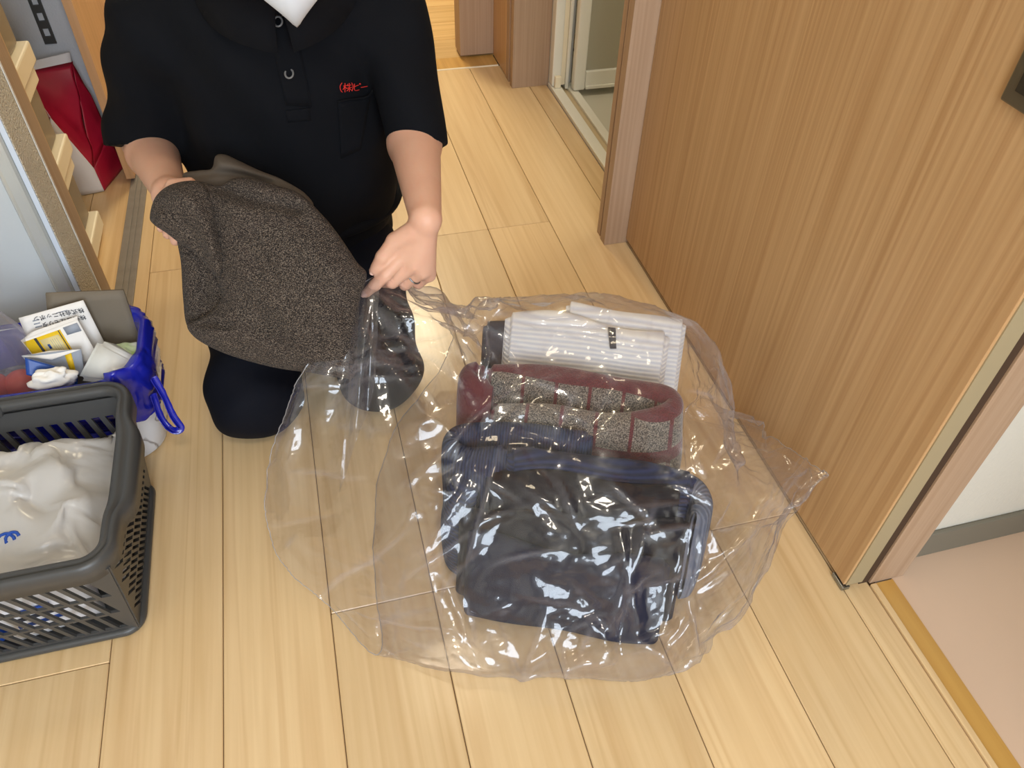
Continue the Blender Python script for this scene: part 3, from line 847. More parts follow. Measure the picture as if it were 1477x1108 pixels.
def sd_trousers(p):
    d = econe(p, pel + np.array([0.0, 0.01, -0.01]), pel + np.array([0.005, -0.03, 0.10]), 0.155, 0.150, (1, 0.75, 1))
    for h, k, a in zip(hips, knees, ankles):
        d = smin(d, rcone(p, h, k, 0.092, 0.076), 0.03)
        d = smin(d, rcone(p, k + np.array([0, 0.0, -0.012]), a + np.array([0, 0.02, 0.01]), 0.064, 0.050), 0.03)
    d = d + cloth_noise(p, 30, 0.004) + 0.0035 * np.sin(p[:, 1] * 55 + p[:, 2] * 40 + 2.5 * np.sin(p[:, 0] * 14))
    return np.maximum(d, 0.001 - p[:, 2])


adopt(sdf_obj('trousers', sd_trousers, (-0.33, 0.92, -0.01), (0.22, 1.62, 0.36), 0.006, M['pants']), person)['label'] = 'dark navy trousers'


def sd_hair(p):
    d = ell(p, HC + np.array([0, 0.012, 0.014]), (0.088, 0.106, 0.098))
    front = (p - (HC + FD * 0.035 + UD * 0.03)) @ unit(FD * 0.8 - UD * 0.62)
    d = np.maximum(d, front) + 0.003 * np.sin(p[:, 0] * 190 + 5 * np.sin(p[:, 1] * 40))
    return np.maximum(d, (HC[2] - 0.085) - p[:, 2])


adopt(sdf_obj('hair', sd_hair, HC - 0.14, HC + 0.14, 0.006, M['hair']), person)['label'] = 'short black hair'
for s in (-1, 1):
    c = CH + UD * 0.13 + FD * 0.002 + np.array([s * 0.031, 0, 0])
    ey = adopt(mesh_obj('eye', *tube([c + UD * 0.0001 + FD * (0.0035 * math.cos(a)) - FD * 0.002 for a in np.linspace(0, math.pi, 7)], [0.001, .006, .009, .0105, .009, .006, .001], 10), pmat('eye', (60, 48, 40), 0.2)), body)
# folded white mask: a centre ridge with a point under the chin
mk = []
NU, NV = 19, 13
for i in range(NV):
    v = i / (NV - 1)
    half = 0.030 + 0.046 * math.sin(math.pi * min(1, 0.12 + v * 0.80)) * (1 - 0.55 * v * v)
    cen = CH + UD * (0.105 - 0.112 * v) + FD * (0.026 + 0.020 * math.sin(math.pi * (0.15 + 0.75 * v)) - 0.012 * v)
    for q in range(NU):
        u = -1 + 2 * q / (NU - 1)
        mk.append(cen + np.array([1, 0, 0]) * half * u - FD * (0.052 * abs(u) ** 1.35) + UD * (0.030 * abs(u) ** 1.2 * (0.2 + v)))
mko = mesh_obj('face_mask', mk, grid_faces(NV, NU), M['mask'])
sm = mko.modifiers.new('thickness', 'SOLIDIFY'); sm.thickness = 0.0015
adopt(mko, person)['label'] = 'folded white face mask'
for s in (-1, 1):
    a = mk[4 * NU + (NU - 1 if s > 0 else 0)]
    adopt(mesh_obj('ear_loop', *tube(catmull([a, a + np.array([s * .008, .03, .012]), HC + np.array([s * .083, .012, .016]), HC + np.array([s * .085, .028, -.012])], 16), 0.0018, 6), M['mask']), mko)

# collar: a folded band around the neck with two points
def collar_side(s):
    V = []; n = 16
    for i in range(n):
        f = i / (n - 1); a = f * math.pi                          # 0 = front, pi = nape
        c = neck0 + np.array([0.006, -0.02 + 0.03 * f, 0.012 + 0.038 * f])
        d = np.array([s * math.sin(a) * 1.0, -math.cos(a) * 0.95, 0])
        top = c + d * 0.066
        w = 0.062 - 0.020 * f
        out = d + np.array([s * 0.30 * (1 - f), -0.25 * (1 - f), 0])
        mid = top + out * 0.006 + np.array([0, 0, 0.006])
        low = top + out * (w * 0.60) - np.array([0, 0, w * (0.86)])
        V += [top - np.array([0, 0, 0.02]), top, mid, (mid + low) / 2 + out * 0.004, low]
    return V, grid_faces(n, 5)


for s in (-1, 1):
    V, Fs = collar_side(s)
    V = np.array(V); d = sd_shirt(V)
    for _ in range(3):                                            # keep the flap just outside the shirt
        g = np.stack([sd_shirt(V + 0.002 * np.eye(3)[i]) - sd_shirt(V - 0.002 * np.eye(3)[i]) for i in range(3)], 1) / 0.004
        d = sd_shirt(V); V = V + np.maximum(0.004 - d, 0)[:, None] * g
    co = mesh_obj('collar', V, Fs, M['collar']); md = co.modifiers.new('thickness', 'SOLIDIFY'); md.thickness = 0.0025
    adopt(co, shirt)


def patch(name, outline, off, mat, parent, n=9, thick=0.0016):
    """a sheet lying on the shirt, its corners given on the photo"""
    a, b, c, d = [np.array(q, float) for q in outline]
    V = []
    for i in range(n):
        for k in range(n):
            u, v = i / (n - 1), k / (n - 1)
            q = (a * (1 - u) + b * u) * (1 - v) + (d * (1 - u) + c * u) * v
            V.append(on_shirt(q[0], q[1], off))
    o = mesh_obj(name, V, grid_faces(n, n), mat); md = o.modifiers.new('thickness', 'SOLIDIFY'); md.thickness = thick
    return adopt(o, parent)


patch('placket', [(385, 30), (425, 24), (450, 155), (412, 152)], 0.0025, M['shirt'], shirt)
patch('placket_end', [(412, 160), (447, 156), (449, 174), (415, 177)], 0.0018, M['shirt'], shirt, 6)
patch('chest_pocket', [(488, 147), (535, 138), (521, 216), (492, 229)], 0.0022, M['shirt'], shirt)
pk = [on_shirt(x, y, 0.0035) for x, y in ((487, 147), (500, 144), (515, 142), (528, 140), (534, 136), (537, 131))]
adopt(mesh_obj('pocket_edge', *tube(catmull(pk, 20), 0.0013, 6), M['collar']), shirt)
for x, y in ((401, 31), (417, 106)):
    c = on_shirt(x, y, 0.005)
    rr = [c + 0.0058 * (math.cos(a) * R_ + math.sin(a) * U_ * 1.15) for a in np.linspace(0, 2 * math.pi, 20, endpoint=False)]
    b_ = adopt(mesh_obj('button', *tube(rr, 0.0014, 6, True), M['button']), shirt); b_['label'] = 'grey ring button'
# red embroidery: (kabu) pi -
strokes = [
    [(493.5, 119.5), (491, 123), (490.6, 127), (492, 131), (494, 133)],
    [(495.2, 124.2), (500.0, 123.2)], [(497.6, 120), (497.6, 133)], [(497.4, 124.5), (494.6, 129.5)], [(497.8, 125), (500, 128)],
    [(501.8, 121), (500.8, 124)], [(500.6, 123.8), (507, 122.4)], [(500.2, 127.2), (507.4, 126)], [(503.8, 120), (503.8, 132.5)], [(503.4, 127.5), (500.2, 131.5)], [(504, 127.5), (507.6, 130.6)],
    [(507.2, 119.6), (509, 123), (509, 127.5), (507.6, 131.5)],
    [(511.4, 120.8), (511.2, 128.5), (513, 130.6), (518.2, 129.6)], [(511.4, 125), (517.2, 122.6)],
    [(519.2, 120.2), (520.1, 121), (519.4, 121.9), (518.6, 121.1), (519.2, 120.2)],
    [(520.6, 126.2), (530.2, 124.4)]]
parts = []
for st in strokes:
    pts = [on_shirt(x, y, 0.0016) for x, y in st]
    parts.append(tube(catmull(pts, max(6, 4 * len(pts))), 0.00058, 5))
em = adopt(mesh_obj('embroidery', *join(parts), M['red']), shirt); em['label'] = 'red embroidered Japanese lettering'
# belt clip and ring
bc = adopt(mesh_obj('belt', *tube(catmull([np.array([-0.035 + 0.172 * math.cos(a), 1.315 + 0.135 * math.sin(a), 0.262]) for a in np.linspace(0, 2 * math.pi, 25)[:-1]], 60, True), 0.012, 8, True), M['shirt']), person)
rc = (at(584, 410, 1.165) * 0.45 + kR * 0.55); ax = unit(at(584, 410, 1.165) - kR)
e_a = unit(np.cross(ax, np.array([0, 0, 1.0]))); e_b = np.cross(ax, e_a)
rg = adopt(mesh_obj('finger_ring', *tube([rc + 0.0108 * (math.cos(a) * e_a + math.sin(a) * e_b) for a in np.linspace(0, 2 * math.pi, 24, endpoint=False)], 0.0013, 6, True), M['steel']), person)
rg['label'] = 'thin silver ring'
# nails
for tip, prev in ((at(528, 423, 1.148), at(541, 411, 1.137)), (at(540, 390, 1.130), at(552, 371, 1.118))):
    d = unit(tip - prev); nrm = unit(-W_ - d * (-W_ @ d)); sd = np.cross(d, nrm)
    nv = []
    for i in range(6):
        for q in range(5):
            u = -0.004 + 0.010 * i / 5; w = (-1 + q / 2.0) * 0.0048 * (1 - 0.35 * (i / 5) ** 3)
            nv.append(tip + d * u + sd * w + nrm * (0.0074 - 0.0022 * (-1 + q / 2.0) ** 2 - 0.0006 * i / 5))
    adopt(mesh_obj('nail', nv, grid_faces(6, 5), M['nail']), body)

# ------------------------------------------------------------------ sweater in the right hand
def inflate(outline, depth_fn, thick, cell, folds, seed, rim=0.045, back=0.8):
    """closed cushion-like garment from an outline: real depth, thickness and folds"""
    out = catmull(np.array(outline, float), 240, True)
    lo = out.min(0); hi = out.max(0)
    nx = int((hi[0] - lo[0]) / cell) + 3; ny = int((hi[1] - lo[1]) / cell) + 3
    gx, gy = np.meshgrid(lo[0] - cell + cell * np.arange(nx), lo[1] - cell + cell * np.arange(ny), indexing='ij')
    P = np.stack([gx, gy], -1).reshape(-1, 2)
    a = out; b = np.roll(out, -1, 0)
    inside = np.zeros(len(P), bool); dist = np.full(len(P), 1e9); near = np.zeros_like(P)
    for p, q in zip(a, b):
        c = ((p[1] > P[:, 1]) != (q[1] > P[:, 1]))
        xi = (q[0] - p[0]) * (P[:, 1] - p[1]) / (q[1] - p[1] + 1e-12) + p[0]
        inside ^= c & (P[:, 0] < xi)
        t = np.clip(((P - p) @ (q - p)) / ((q - p) @ (q - p) + 1e-9), 0, 1)
        pr = p + t[:, None] * (q - p); d = np.linalg.norm(P - pr, axis=1)
        s = d < dist; dist[s] = d[s]; near[s] = pr[s]
    I = inside.reshape(nx, ny)
    use = I.copy()
    use[1:] |= I[:-1]; use[:-1] |= I[1:]; use[:, 1:] |= I[:, :-1]; use[:, :-1] |= I[:, 1:]
    g = use.copy(); g[1:] |= use[:-1]; g[:-1] |= use[1:]
    P2 = np.where(inside[:, None], P, near); dd = np.where(inside, dist, 0)
    quad = I[:-1, :-1].astype(int) + I[1:, :-1] + I[:-1, 1:] + I[1:, 1:] > 0
    ids = np.arange(nx * ny).reshape(nx, ny)
    Q = np.stack([ids[:-1, :-1][quad], ids[1:, :-1][quad], ids[1:, 1:][quad], ids[:-1, 1:][quad]], 1)
    usedv = np.unique(Q); remap = -np.ones(nx * ny, int); remap[usedv] = np.arange(len(usedv)); Q = remap[Q]
    P2 = P2[usedv]; dd = dd[usedv]
    R = rim * F_PX / 1.1
    prof = np.sqrt(np.maximum(0, 1 - (1 - np.clip(dd / R, 0, 1)) ** 2))
    h = thick * prof
    for poly, w, amp in folds:
        pl = catmull(np.array(poly, float), 50)
        d = np.linalg.norm(P2[:, None] - pl[None], axis=2).min(1)
        h = h + amp * np.exp(-(d / w) ** 2) * np.minimum(1, dd / 6)
    base = depth_fn(P2)
    r = np.random.default_rng(seed)
    for _ in range(7):
        k = r.normal(size=2) * 0.045; h = h + 0.0022 * np.sin(P2 @ k + r.uniform(0, 6.28)) * prof
    rays = (P2[:, :1] - 738.5) / F_PX * R_ - (P2[:, 1:] - 554.0) / F_PX * U_ + W_
    Fv = CAM + rays * (base - h)[:, None]; Bv = CAM + rays * (base + thick * back * prof)[:, None]
    V = np.concatenate([Fv, Bv]); n = len(Fv)
    edge = dd <= 0
    # stitch: rim vertices shared
    mp = np.arange(2 * n); mp[n:][edge] = np.arange(n)[edge]
    Fs = [tuple(f) for f in Q[:, ::-1]] + [tuple(mp[i + n] for i in f) for f in Q]
    Fs = [f for f in Fs if len(set(f)) == 4]
    return V, Fs


body_out = [(283, 262), (316, 268), (338, 257), (368, 257), (397, 267), (432, 279), (466, 311), (490, 341), (515, 378), (529, 396), (520, 430), (516, 480), (512, 540), (490, 545), (449, 538), (399, 531), (345, 517), (308, 503), (280, 486), (270, 468), (290, 458), (310, 444), (319, 425), (311, 400), (302, 370), (295, 330), (284, 290)]
lobe_out = [(256, 338), (282, 345), (306, 375), (326, 415), (328, 440), (304, 464), (284, 482), (269, 468), (264, 430), (261, 380)]
cuff_out = [(216, 312), (225, 283), (250, 265), (287, 262), (306, 285), (317, 330), (324, 378), (315, 400), (299, 384), (281, 364), (262, 353), (241, 337), (222, 324)]
sw_depth = lambda P: 1.105 + (P[:, 1] - 265) / 270 * 0.075 - (P[:, 0] - 220) / 300 * 0.035
sw = tag(empty('knit_sweater', tuple(at(380, 520, 1.19))), 'bundled brown grey tweed knit sweater held over the right hand', 'sweater')
body_folds = [([(316, 270), (360, 285), (430, 300)], 10, -0.014), ([(340, 330), (400, 400), (440, 500)], 50, 0.012), ([(330, 440), (380, 470), (460, 490)], 16, -0.006), ([(350, 300), (420, 350), (480, 400)], 18, 0.005), ([(286, 470), (304, 466), (330, 470)], 7, -0.010)]
adopt(mesh_obj('knit_body', *inflate(body_out, sw_depth, 0.040, 2.4, body_folds, 4, 0.045, 0.6), M['sweater']), sw)
adopt(mesh_obj('hanging_fold', *inflate(lobe_out, lambda P: sw_depth(P) + 0.030, 0.026, 2.4, [([(268, 350), (290, 385), (300, 430)], 8, -0.008), ([(272, 400), (276, 440)], 9, 0.006)], 5, 0.028, 0.6), M['sweater']), sw)
adopt(mesh_obj('sleeve_cuff', *inflate(cuff_out, lambda P: sw_depth(P) - 0.024, 0.032, 2.4, [([(232, 295), (262, 322), (292, 365)], 9, -0.012), ([(255, 275), (290, 310), (308, 365)], 10, 0.008), ([(245, 312), (275, 345)], 6, 0.006)], 6, 0.030, 0.6), M['sweater']), sw)
inn_out = [(264, 251), (285, 246), (305, 243), (311, 225), (325, 223), (345, 232), (375, 246), (405, 258), (440, 279), (450, 300), (400, 300), (340, 290), (300, 282), (270, 270)]
inn = mesh_obj('lining', *inflate(inn_out, lambda P: 1.145 + 0 * P[:, 0], 0.014, 2.6, [([(268, 258), (310, 250), (345, 252), (390, 262)], 5, -0.007), ([(310, 235), (345, 240), (390, 258)], 8, 0.006)], 9, 0.015), M['lining'])
adopt(inn, sw)['label'] = 'smooth taupe lining'
# ------------------------------------------------------------------ folded clothes in the bag
PO = np.array([0.085, 0.561]); E1 = np.array([0.93, -0.37]); E1 = E1 / np.linalg.norm(E1); E2 = np.array([-E1[1], E1[0]]); SQ = 0.88


def loc(a, b, z):
    q = PO + a * SQ * E1 + b * E2
    return np.array([q[0], q[1], z])


def garment(name, path, t, h, lean, mat, parent=None, seed=0, wob=0.006, bulge=0.006, curl=0.0, n=90, m=44, hvar=0.008, taper=1.0):
    """a folded cloth standing on its fold: a thick rounded sheet swept along a path, leaning back"""
    c = catmull(np.array(path, float), n); L = np.concatenate([[0], np.cumsum(np.linalg.norm(np.diff(c, axis=0), axis=1))])
    tg = np.gradient(c, axis=0); tg /= np.linalg.norm(tg, axis=1)[:, None]; nr = np.stack([-tg[:, 1], tg[:, 0]], 1)
    prof = rounded_rect(t / 2, 0.5, min(t * 0.48, 0.2), 11)     # x across, y -> height fraction
    # rounding in true size
    prof = rounded_rect(t / 2, h / 2, t * 0.49, 8); prof = np.concatenate([prof])
    # densify long sides
    dense = []
    for p, q in zip(prof, np.roll(prof, -1, 0)):
        k = max(1, int(np.linalg.norm(q - p) / 0.008)); dense += [p + (q - p) * i / k for i in range(k)]
    prof = np.array(dense); mm = len(prof)
    per = np.concatenate([[0], np.cumsum(np.linalg.norm(np.diff(prof, axis=0), axis=1))])
    r = np.random.default_rng(seed); ph = r.uniform(0, 6.28, 12)
    V = []; UV = []
    for i in range(n):
        s = L[i]
        endt = min(1.0, (min(s, L[-1] - s) / (t * 0.6)) ** 0.5 + 0.25)
        hv = taper + (1 - taper) * s / L[-1] + hvar / h * (math.sin(s * 11 + ph[0]) + 0.6 * math.sin(s * 27 + ph[1]))
        for k in range(mm):
            x, y = prof[k]; zz = (y + h / 2) * hv; f = zz / h
            w = wob * (math.sin(s * 17 + zz * 9 + ph[2]) * 0.6 + math.sin(s * 33 - zz * 25 + ph[3]) * 0.4 + math.sin(zz * 45 + s * 12 + ph[4]) * 0.4)
            xx = x * endt * (1 + bulge / t * 2 * math.sin(math.pi * min(1, f))) + w
            a, b = c[i] + nr[i] * xx
            b += lean * zz + curl * zz * zz
            V.append(loc(a, b, max(0.004, zz * (0.96 if endt < 1 else 1) + 0.004))); UV.append((s, zz))
    Fs = grid_faces(n, mm, True)
    Fs.append(tuple(range(mm))); Fs.append(tuple((n - 1) * mm + k for k in range(mm))[::-1])
    o = mesh_obj(name, V, Fs, mat, None, True, UV)
    return adopt(o, parent) if parent else o


def cloth_thing(name, label, cat, loc0):
    return tag(empty(name, tuple(loc0)), label, cat, 'folded clothes in the clear bag')


g = cloth_thing('folded_jacket', 'dark navy quilted jacket at the front of the clothes in the bag', 'jacket', loc(0.16, 0.03, 0.004))
garment('front_fold', [(0.335, 0.004), (0.24, 0.0), (0.12, 0.0), (0.015, 0.008)], 0.026, 0.125, 0.42, M['navy'], g, 1, 0.005)
garment('back_fold', [(0.36, 0.036), (0.26, 0.034), (0.12, 0.034), (-0.005, 0.04)], 0.030, 0.142, 0.42, M['dark'], g, 2, 0.005)
g = cloth_thing('folded_cardigan', 'almost black folded cardigan behind the quilted jacket', 'cardigan', loc(0.16, 0.08, 0.004))
garment('body_fold', [(0.345, 0.074), (0.24, 0.078), (0.12, 0.076), (0.03, 0.072)], 0.034, 0.160, 0.42, M['dark'], g, 3, 0.006)
garment('sleeve_fold', [(0.02, 0.066), (-0.012, 0.078), (-0.022, 0.10)], 0.030, 0.145, 0.42, M['navyrib'], g, 4, 0.004, n=40)
g = cloth_thing('folded_knit', 'blue grey ribbed knit folded between the cardigan and the maroon blanket', 'knitwear', loc(0.16, 0.13, 0.004))
garment('hem', [(0.375, 0.112), (0.26, 0.112), (0.12, 0.108), (0.06, 0.096)], 0.030, 0.170, 0.40, M['navyrib'], g, 5, 0.005)
garment('front_fold', [(0.06, 0.102), (0.0, 0.105), (-0.035, 0.125), (-0.02, 0.15), (0.08, 0.152), (0.2, 0.150)], 0.026, 0.178, 0.40, M['bluegrey'], g, 6, 0.005)
garment('sleeve_fold', [(0.372, 0.070), (0.384, 0.090), (0.372, 0.112), (0.33, 0.122)], 0.026, 0.158, 0.40, make_rib('pale_blue_grey_knit', (112, 116, 128), (84, 88, 102), 0.005, 0, 0.4), g, 15, 0.004, n=40)
g = cloth_thing('folded_blanket', 'maroon fleece blanket with grey checks folded into a loop', 'blanket', loc(0.16, 0.22, 0.004))
garment('loop_fold', [(0.02, 0.190), (0.12, 0.188), (0.23, 0.184), (0.305, 0.186), (0.335, 0.206), (0.312, 0.230), (0.23, 0.242), (0.12, 0.246), (0.0, 0.244)], 0.030, 0.207, 0.40, M['plaid'], g, 7, 0.005, n=150, taper=0.88)
garment('end_fold', [(0.02, 0.20), (-0.02, 0.212), (-0.028, 0.232), (-0.005, 0.252)], 0.032, 0.195, 0.40, pmat('maroon_fleece', (92, 30, 40), 0.95, bump=(200, 0.5, 0.003), sheen=0.4), g, 8, 0.004, n=40)
g = cloth_thing('folded_white_sweater', 'white ribbed sweater with a small dark tag at the back of the pile', 'sweater', loc(0.16, 0.3, 0.004))
wf = garment('front_fold', [(0.325, 0.292), (0.22, 0.298), (0.12, 0.30), (0.02, 0.294)], 0.034, 0.222, 0.48, M['whiterib'], g, 9, 0.004, curl=0.3, hvar=0.006)
garment('back_fold', [(0.355, 0.325), (0.23, 0.328), (0.13, 0.328)], 0.024, 0.224, 0.48, M['whiterib'], g, 10, 0.004, curl=0.3, hvar=0.006)
g2 = cloth_thing('folded_charcoal_top', 'charcoal top peeking out left of the white sweater', 'top', loc(0.0, 0.34, 0.004))
garment('fold', [(0.08, 0.338), (0.02, 0.330), (-0.02, 0.318)], 0.030, 0.20, 0.46, M['grey'], g2, 11, 0.005, n=40)
# tag on the white sweater: laid on its leaning face
wc = np.array([v.co for v in wf.data.vertices])
def on_cloth(x, y):
    ray = (x - 738.5) / F_PX * R_ - (y - 554.0) / F_PX * U_ + W_
    v = wc - CAM; dep = v @ W_; lat = np.linalg.norm(v - dep[:, None] * ray, axis=1)
    s = lat < 0.012
    return CAM + ray * (dep[s].min() - 0.004 if s.any() else dep[lat.argmin()] - 0.004)
try:
    panel('tag', [on_cloth(877, 472), on_cloth(888, 473), on_cloth(889, 503), on_cloth(880, 503)], M['grey'], g, 0.001, 4, 6)
except Exception:
    pass

# ------------------------------------------------------------------ big clear bag: relaxed sheet around the pile
def relax(X, closed_v, excess, iters, collide, anchor, k_anchor, grav, seed, amp, pre=None, f=(2.5, 12), bend=0.12):
    nu, nv, _ = X.shape
    ids = np.arange(nu * nv).reshape(nu, nv)
    pairs = []
    def add(a, b, w):
        pairs.append((a.ravel(), b.ravel(), w))
    add(ids[:-1], ids[1:], 1.0); add(ids[:-2], ids[2:], bend)
    if closed_v:
        nxt = np.roll(ids, -1, 1); nx2 = np.roll(ids, -2, 1); prv = np.roll(ids, 1, 1)
        add(ids, nxt, 1.0); add(ids, nx2, bend); add(ids[:-1], nxt[1:], 0.5); add(ids[:-1], prv[1:], 0.5)
    else:
        add(ids[:, :-1], ids[:, 1:], 1.0); add(ids[:, :-2], ids[:, 2:], bend); add(ids[:-1, :-1], ids[1:, 1:], 0.5); add(ids[:-1, 1:], ids[1:, :-1], 0.5)
    I = np.concatenate([p[0] for p in pairs]); J = np.concatenate([p[1] for p in pairs]); Wt = np.concatenate([np.full(len(p[0]), p[2]) for p in pairs])
    P = X.reshape(-1, 3).copy()
    rest = np.linalg.norm(P[I] - P[J], axis=1) * excess
    N = len(P)
    cnt = np.bincount(I, Wt, N) + np.bincount(J, Wt, N)
    r = np.random.default_rng(seed)
    disp = np.stack([Crumple(seed + 1 + i, 9, f[0], f[1], 0.8)(P) for i in range(3)], 1)
    P = P + disp * amp + r.normal(size=P.shape) * 0.0004
    if pre is not None:
        P = P + pre
    T = P.copy()
    ka = np.minimum(anchor * k_anchor, 0.9)[:, None]
    for it in range(iters):
        P[:, 2] -= grav
        d = P[J] - P[I]; L = np.linalg.norm(d, axis=1) + 1e-9
        c = d * ((L - rest) / L * 0.5 * Wt)[:, None]
        for ax in range(3):
            P[:, ax] += 1.2 * (np.bincount(I, c[:, ax], N) - np.bincount(J, c[:, ax], N)) / cnt
        P += (T - P) * ka
        P = collide(P)
    return P.reshape(nu, nv, 3)


# planes of the pile (local e1, e2, z): outward normals and offsets, slightly grown
PL = []
def plane(n, p):
    n = np.array(n, float); n /= np.linalg.norm(n); PL.append((n, n @ np.array(p)))
plane((0, -1, 0.42), (0, -0.022, 0)); plane((0, 1, -0.35), (0, 0.36, 0.0)); plane((0, -0.30, 1), (0, 0.14, 0.185)); plane((0, 0, 1), (0, 0, 0.245))
plane((1, 0, 0), (0.335, 0, 0)); plane((-1, 0, 0), (-0.05, 0, 0)); plane((1, 0.2, 0.35), (0.32, 0.2, 0.20)); plane((-1, 0, 0.4), (-0.04, 0.2, 0.20))
PN = np.array([q[0] for q in PL]); PD = np.array([q[1] for q in PL])
B3 = np.array([[E1[0], E1[1], 0], [E2[0], E2[1], 0], [0, 0, 1.0]]); O3 = np.array([PO[0], PO[1], 0])


def bag_collide(P):
    q = (P - O3) @ B3.T
    d = q @ PN.T - PD; k = d.argmax(1); dm = d[np.arange(len(q)), k]
    inn = (dm < 0.003) & (q[:, 2] > 0.012)
    q[inn] += PN[k[inn]] * (0.003 - dm[inn])[:, None]
    P = q @ B3 + O3
    P[:, 2] = np.maximum(P[:, 2], 0.0015)
    P[:, 0] = np.minimum(P[:, 0], 0.6575)
    return P


def L3(rows):
    return np.array([loc(*r) for r in rows])


T_ = np.array([0.642, 0.566, 0.160]); Q_ = np.array([0.652, 0.822, 0.006])
mouth = np.array([onz(545, 944, .003), onz(472, 866, .02), onz(404, 778, .06), onz(397, 655, .155), onz(442, 532, .265), at(529, 408, 1.138),
                  onz(600, 425, .24), onz(648, 500, .06), onz(560, 640, .003), onz(540, 800, .003)])
k_in = L3([(-0.05, -0.072, .003), (-0.07, -0.035, .05), (-0.09, 0.03, .14), (-0.085, 0.13, .235), (-0.07, 0.23, .285), (-0.055, 0.335, .275), (-0.03, 0.43, .17), (-0.01, 0.46, .02), (-0.04, 0.27, .002), (-0.04, 0.08, .002)])
k0 = L3([(0.06, -0.075, .003), (0.05, -0.03, .07), (0.04, 0.05, .17), (0.03, 0.16, .235), (0.03, 0.27, .262), (0.03, 0.40, .270), (0.04, 0.50, .16), (0.04, 0.48, .01), (0.04, 0.26, .002), (0.05, 0.06, .002)])
k1 = L3([(0.19, -0.068, .003), (0.19, -0.02, .09), (0.19, 0.05, .18), (0.19, 0.15, .238), (0.19, 0.27, .270), (0.19, 0.41, .282), (0.19, 0.52, .16), (0.19, 0.49, .01), (0.19, 0.26, .002), (0.19, 0.06, .002)])
k2 = L3([(0.32, -0.055, .004), (0.33, -0.01, .09), (0.33, 0.06, .18), (0.335, 0.15, .232), (0.335, 0.26, .262), (0.34, 0.39, .272), (0.33, 0.50, .15), (0.33, 0.47, .01), (0.33, 0.25, .002), (0.32, 0.07, .002)])
k3 = L3([(0.395, -0.015, .02), (0.405, 0.02, .10), (0.405, 0.08, .17), (0.405, 0.16, .205), (0.405, 0.25, .215), (0.40, 0.36, .20), (0.39, 0.45, .09), (0.385, 0.43, .006), (0.395, 0.26, .004), (0.395, 0.08, .006)])
k4 = np.array([(T_ * 0.62 + loc(0.40, 0.02, .06) * 0.38), (T_ * 0.66 + loc(0.40, 0.03, .12) * 0.34), (T_ * 0.55 + loc(0.42, 0.14, .18) * 0.45), loc(0.435, 0.23, .155), loc(0.432, 0.31, .130), loc(0.42, 0.39, .09), loc(0.41, 0.44, .03), loc(0.405, 0.42, .004), loc(0.42, 0.29, .012), (T_ * 0.55 + loc(0.40, 0.1, .02) * 0.45)])
tq = lambda f, dz=0.0: T_ * (1 - f) + Q_ * f + np.array([0, 0, dz])
k5 = np.array([tq(0.02, -.004), tq(0.0, 0.002), tq(0.16, .002), tq(0.36, .002), tq(0.58, .002), tq(0.8, .002), tq(1.0, 0), tq(0.9, -.001), tq(0.5, -.003), tq(0.2, -.004)])
keys = np.stack([mouth, k_in, k0, k1, k2, k3, k4, k5])
NUb, NVb = 190, 320
around = np.stack([catmull(k, NVb, True) for k in keys])
X = catmull(around, NUb)
anc = np.full((NUb, NVb), 0.25)
ap = mouth[5]
dd = np.linalg.norm(X - ap, axis=2); anc[dd < 0.03] = 8.0
anc[:4] = np.maximum(anc[:4], 1.0); anc[-3:] = 4.0
# pleats that fan out from the pinched corner
nrm_ = np.cross(np.gradient(X, axis=0), np.roll(X, -1, 1) - np.roll(X, 1, 1)); nrm_ /= np.linalg.norm(nrm_, axis=2)[..., None] + 1e-9
rel = X - ap; ang = np.arctan2(rel @ R_, rel @ U_)
tri = lambda q: np.abs((q % 1.0) - 0.5) * 4 - 1
below = np.clip((ap[2] - X[..., 2]) / 0.05, 0, 1)
ple = (tri(ang * 2.6 + 0.2) + 0.6 * tri(ang * 5.3 + 0.3)) * 0.011 * np.clip(dd / 0.10, 0, 1) * np.exp(-(dd / 0.24) ** 2) * below * (np.abs(ang) > 0.9)
outw = np.sign((nrm_ * (X - X.mean(1, keepdims=True))).sum(2)); outw = np.where(outw.mean() > 0, 1.0, -1.0); nrm_ *= outw
up_ = np.clip(X[..., 2] / 0.02, 0.25, 1)
cal = np.clip(dd / 0.05, 0.1, 1)
big = Crumple(51, 4, 2.0, 5.5, 0.3, 0.10)(X); sm_ = Crumple(53, 6, 20, 52, 0.7, 0.25)(X)
patchy = np.clip(Crumple(54, 5, 2.5, 7, 0.5)(X) * 2.2 + 0.5, 0.1, 1.3)
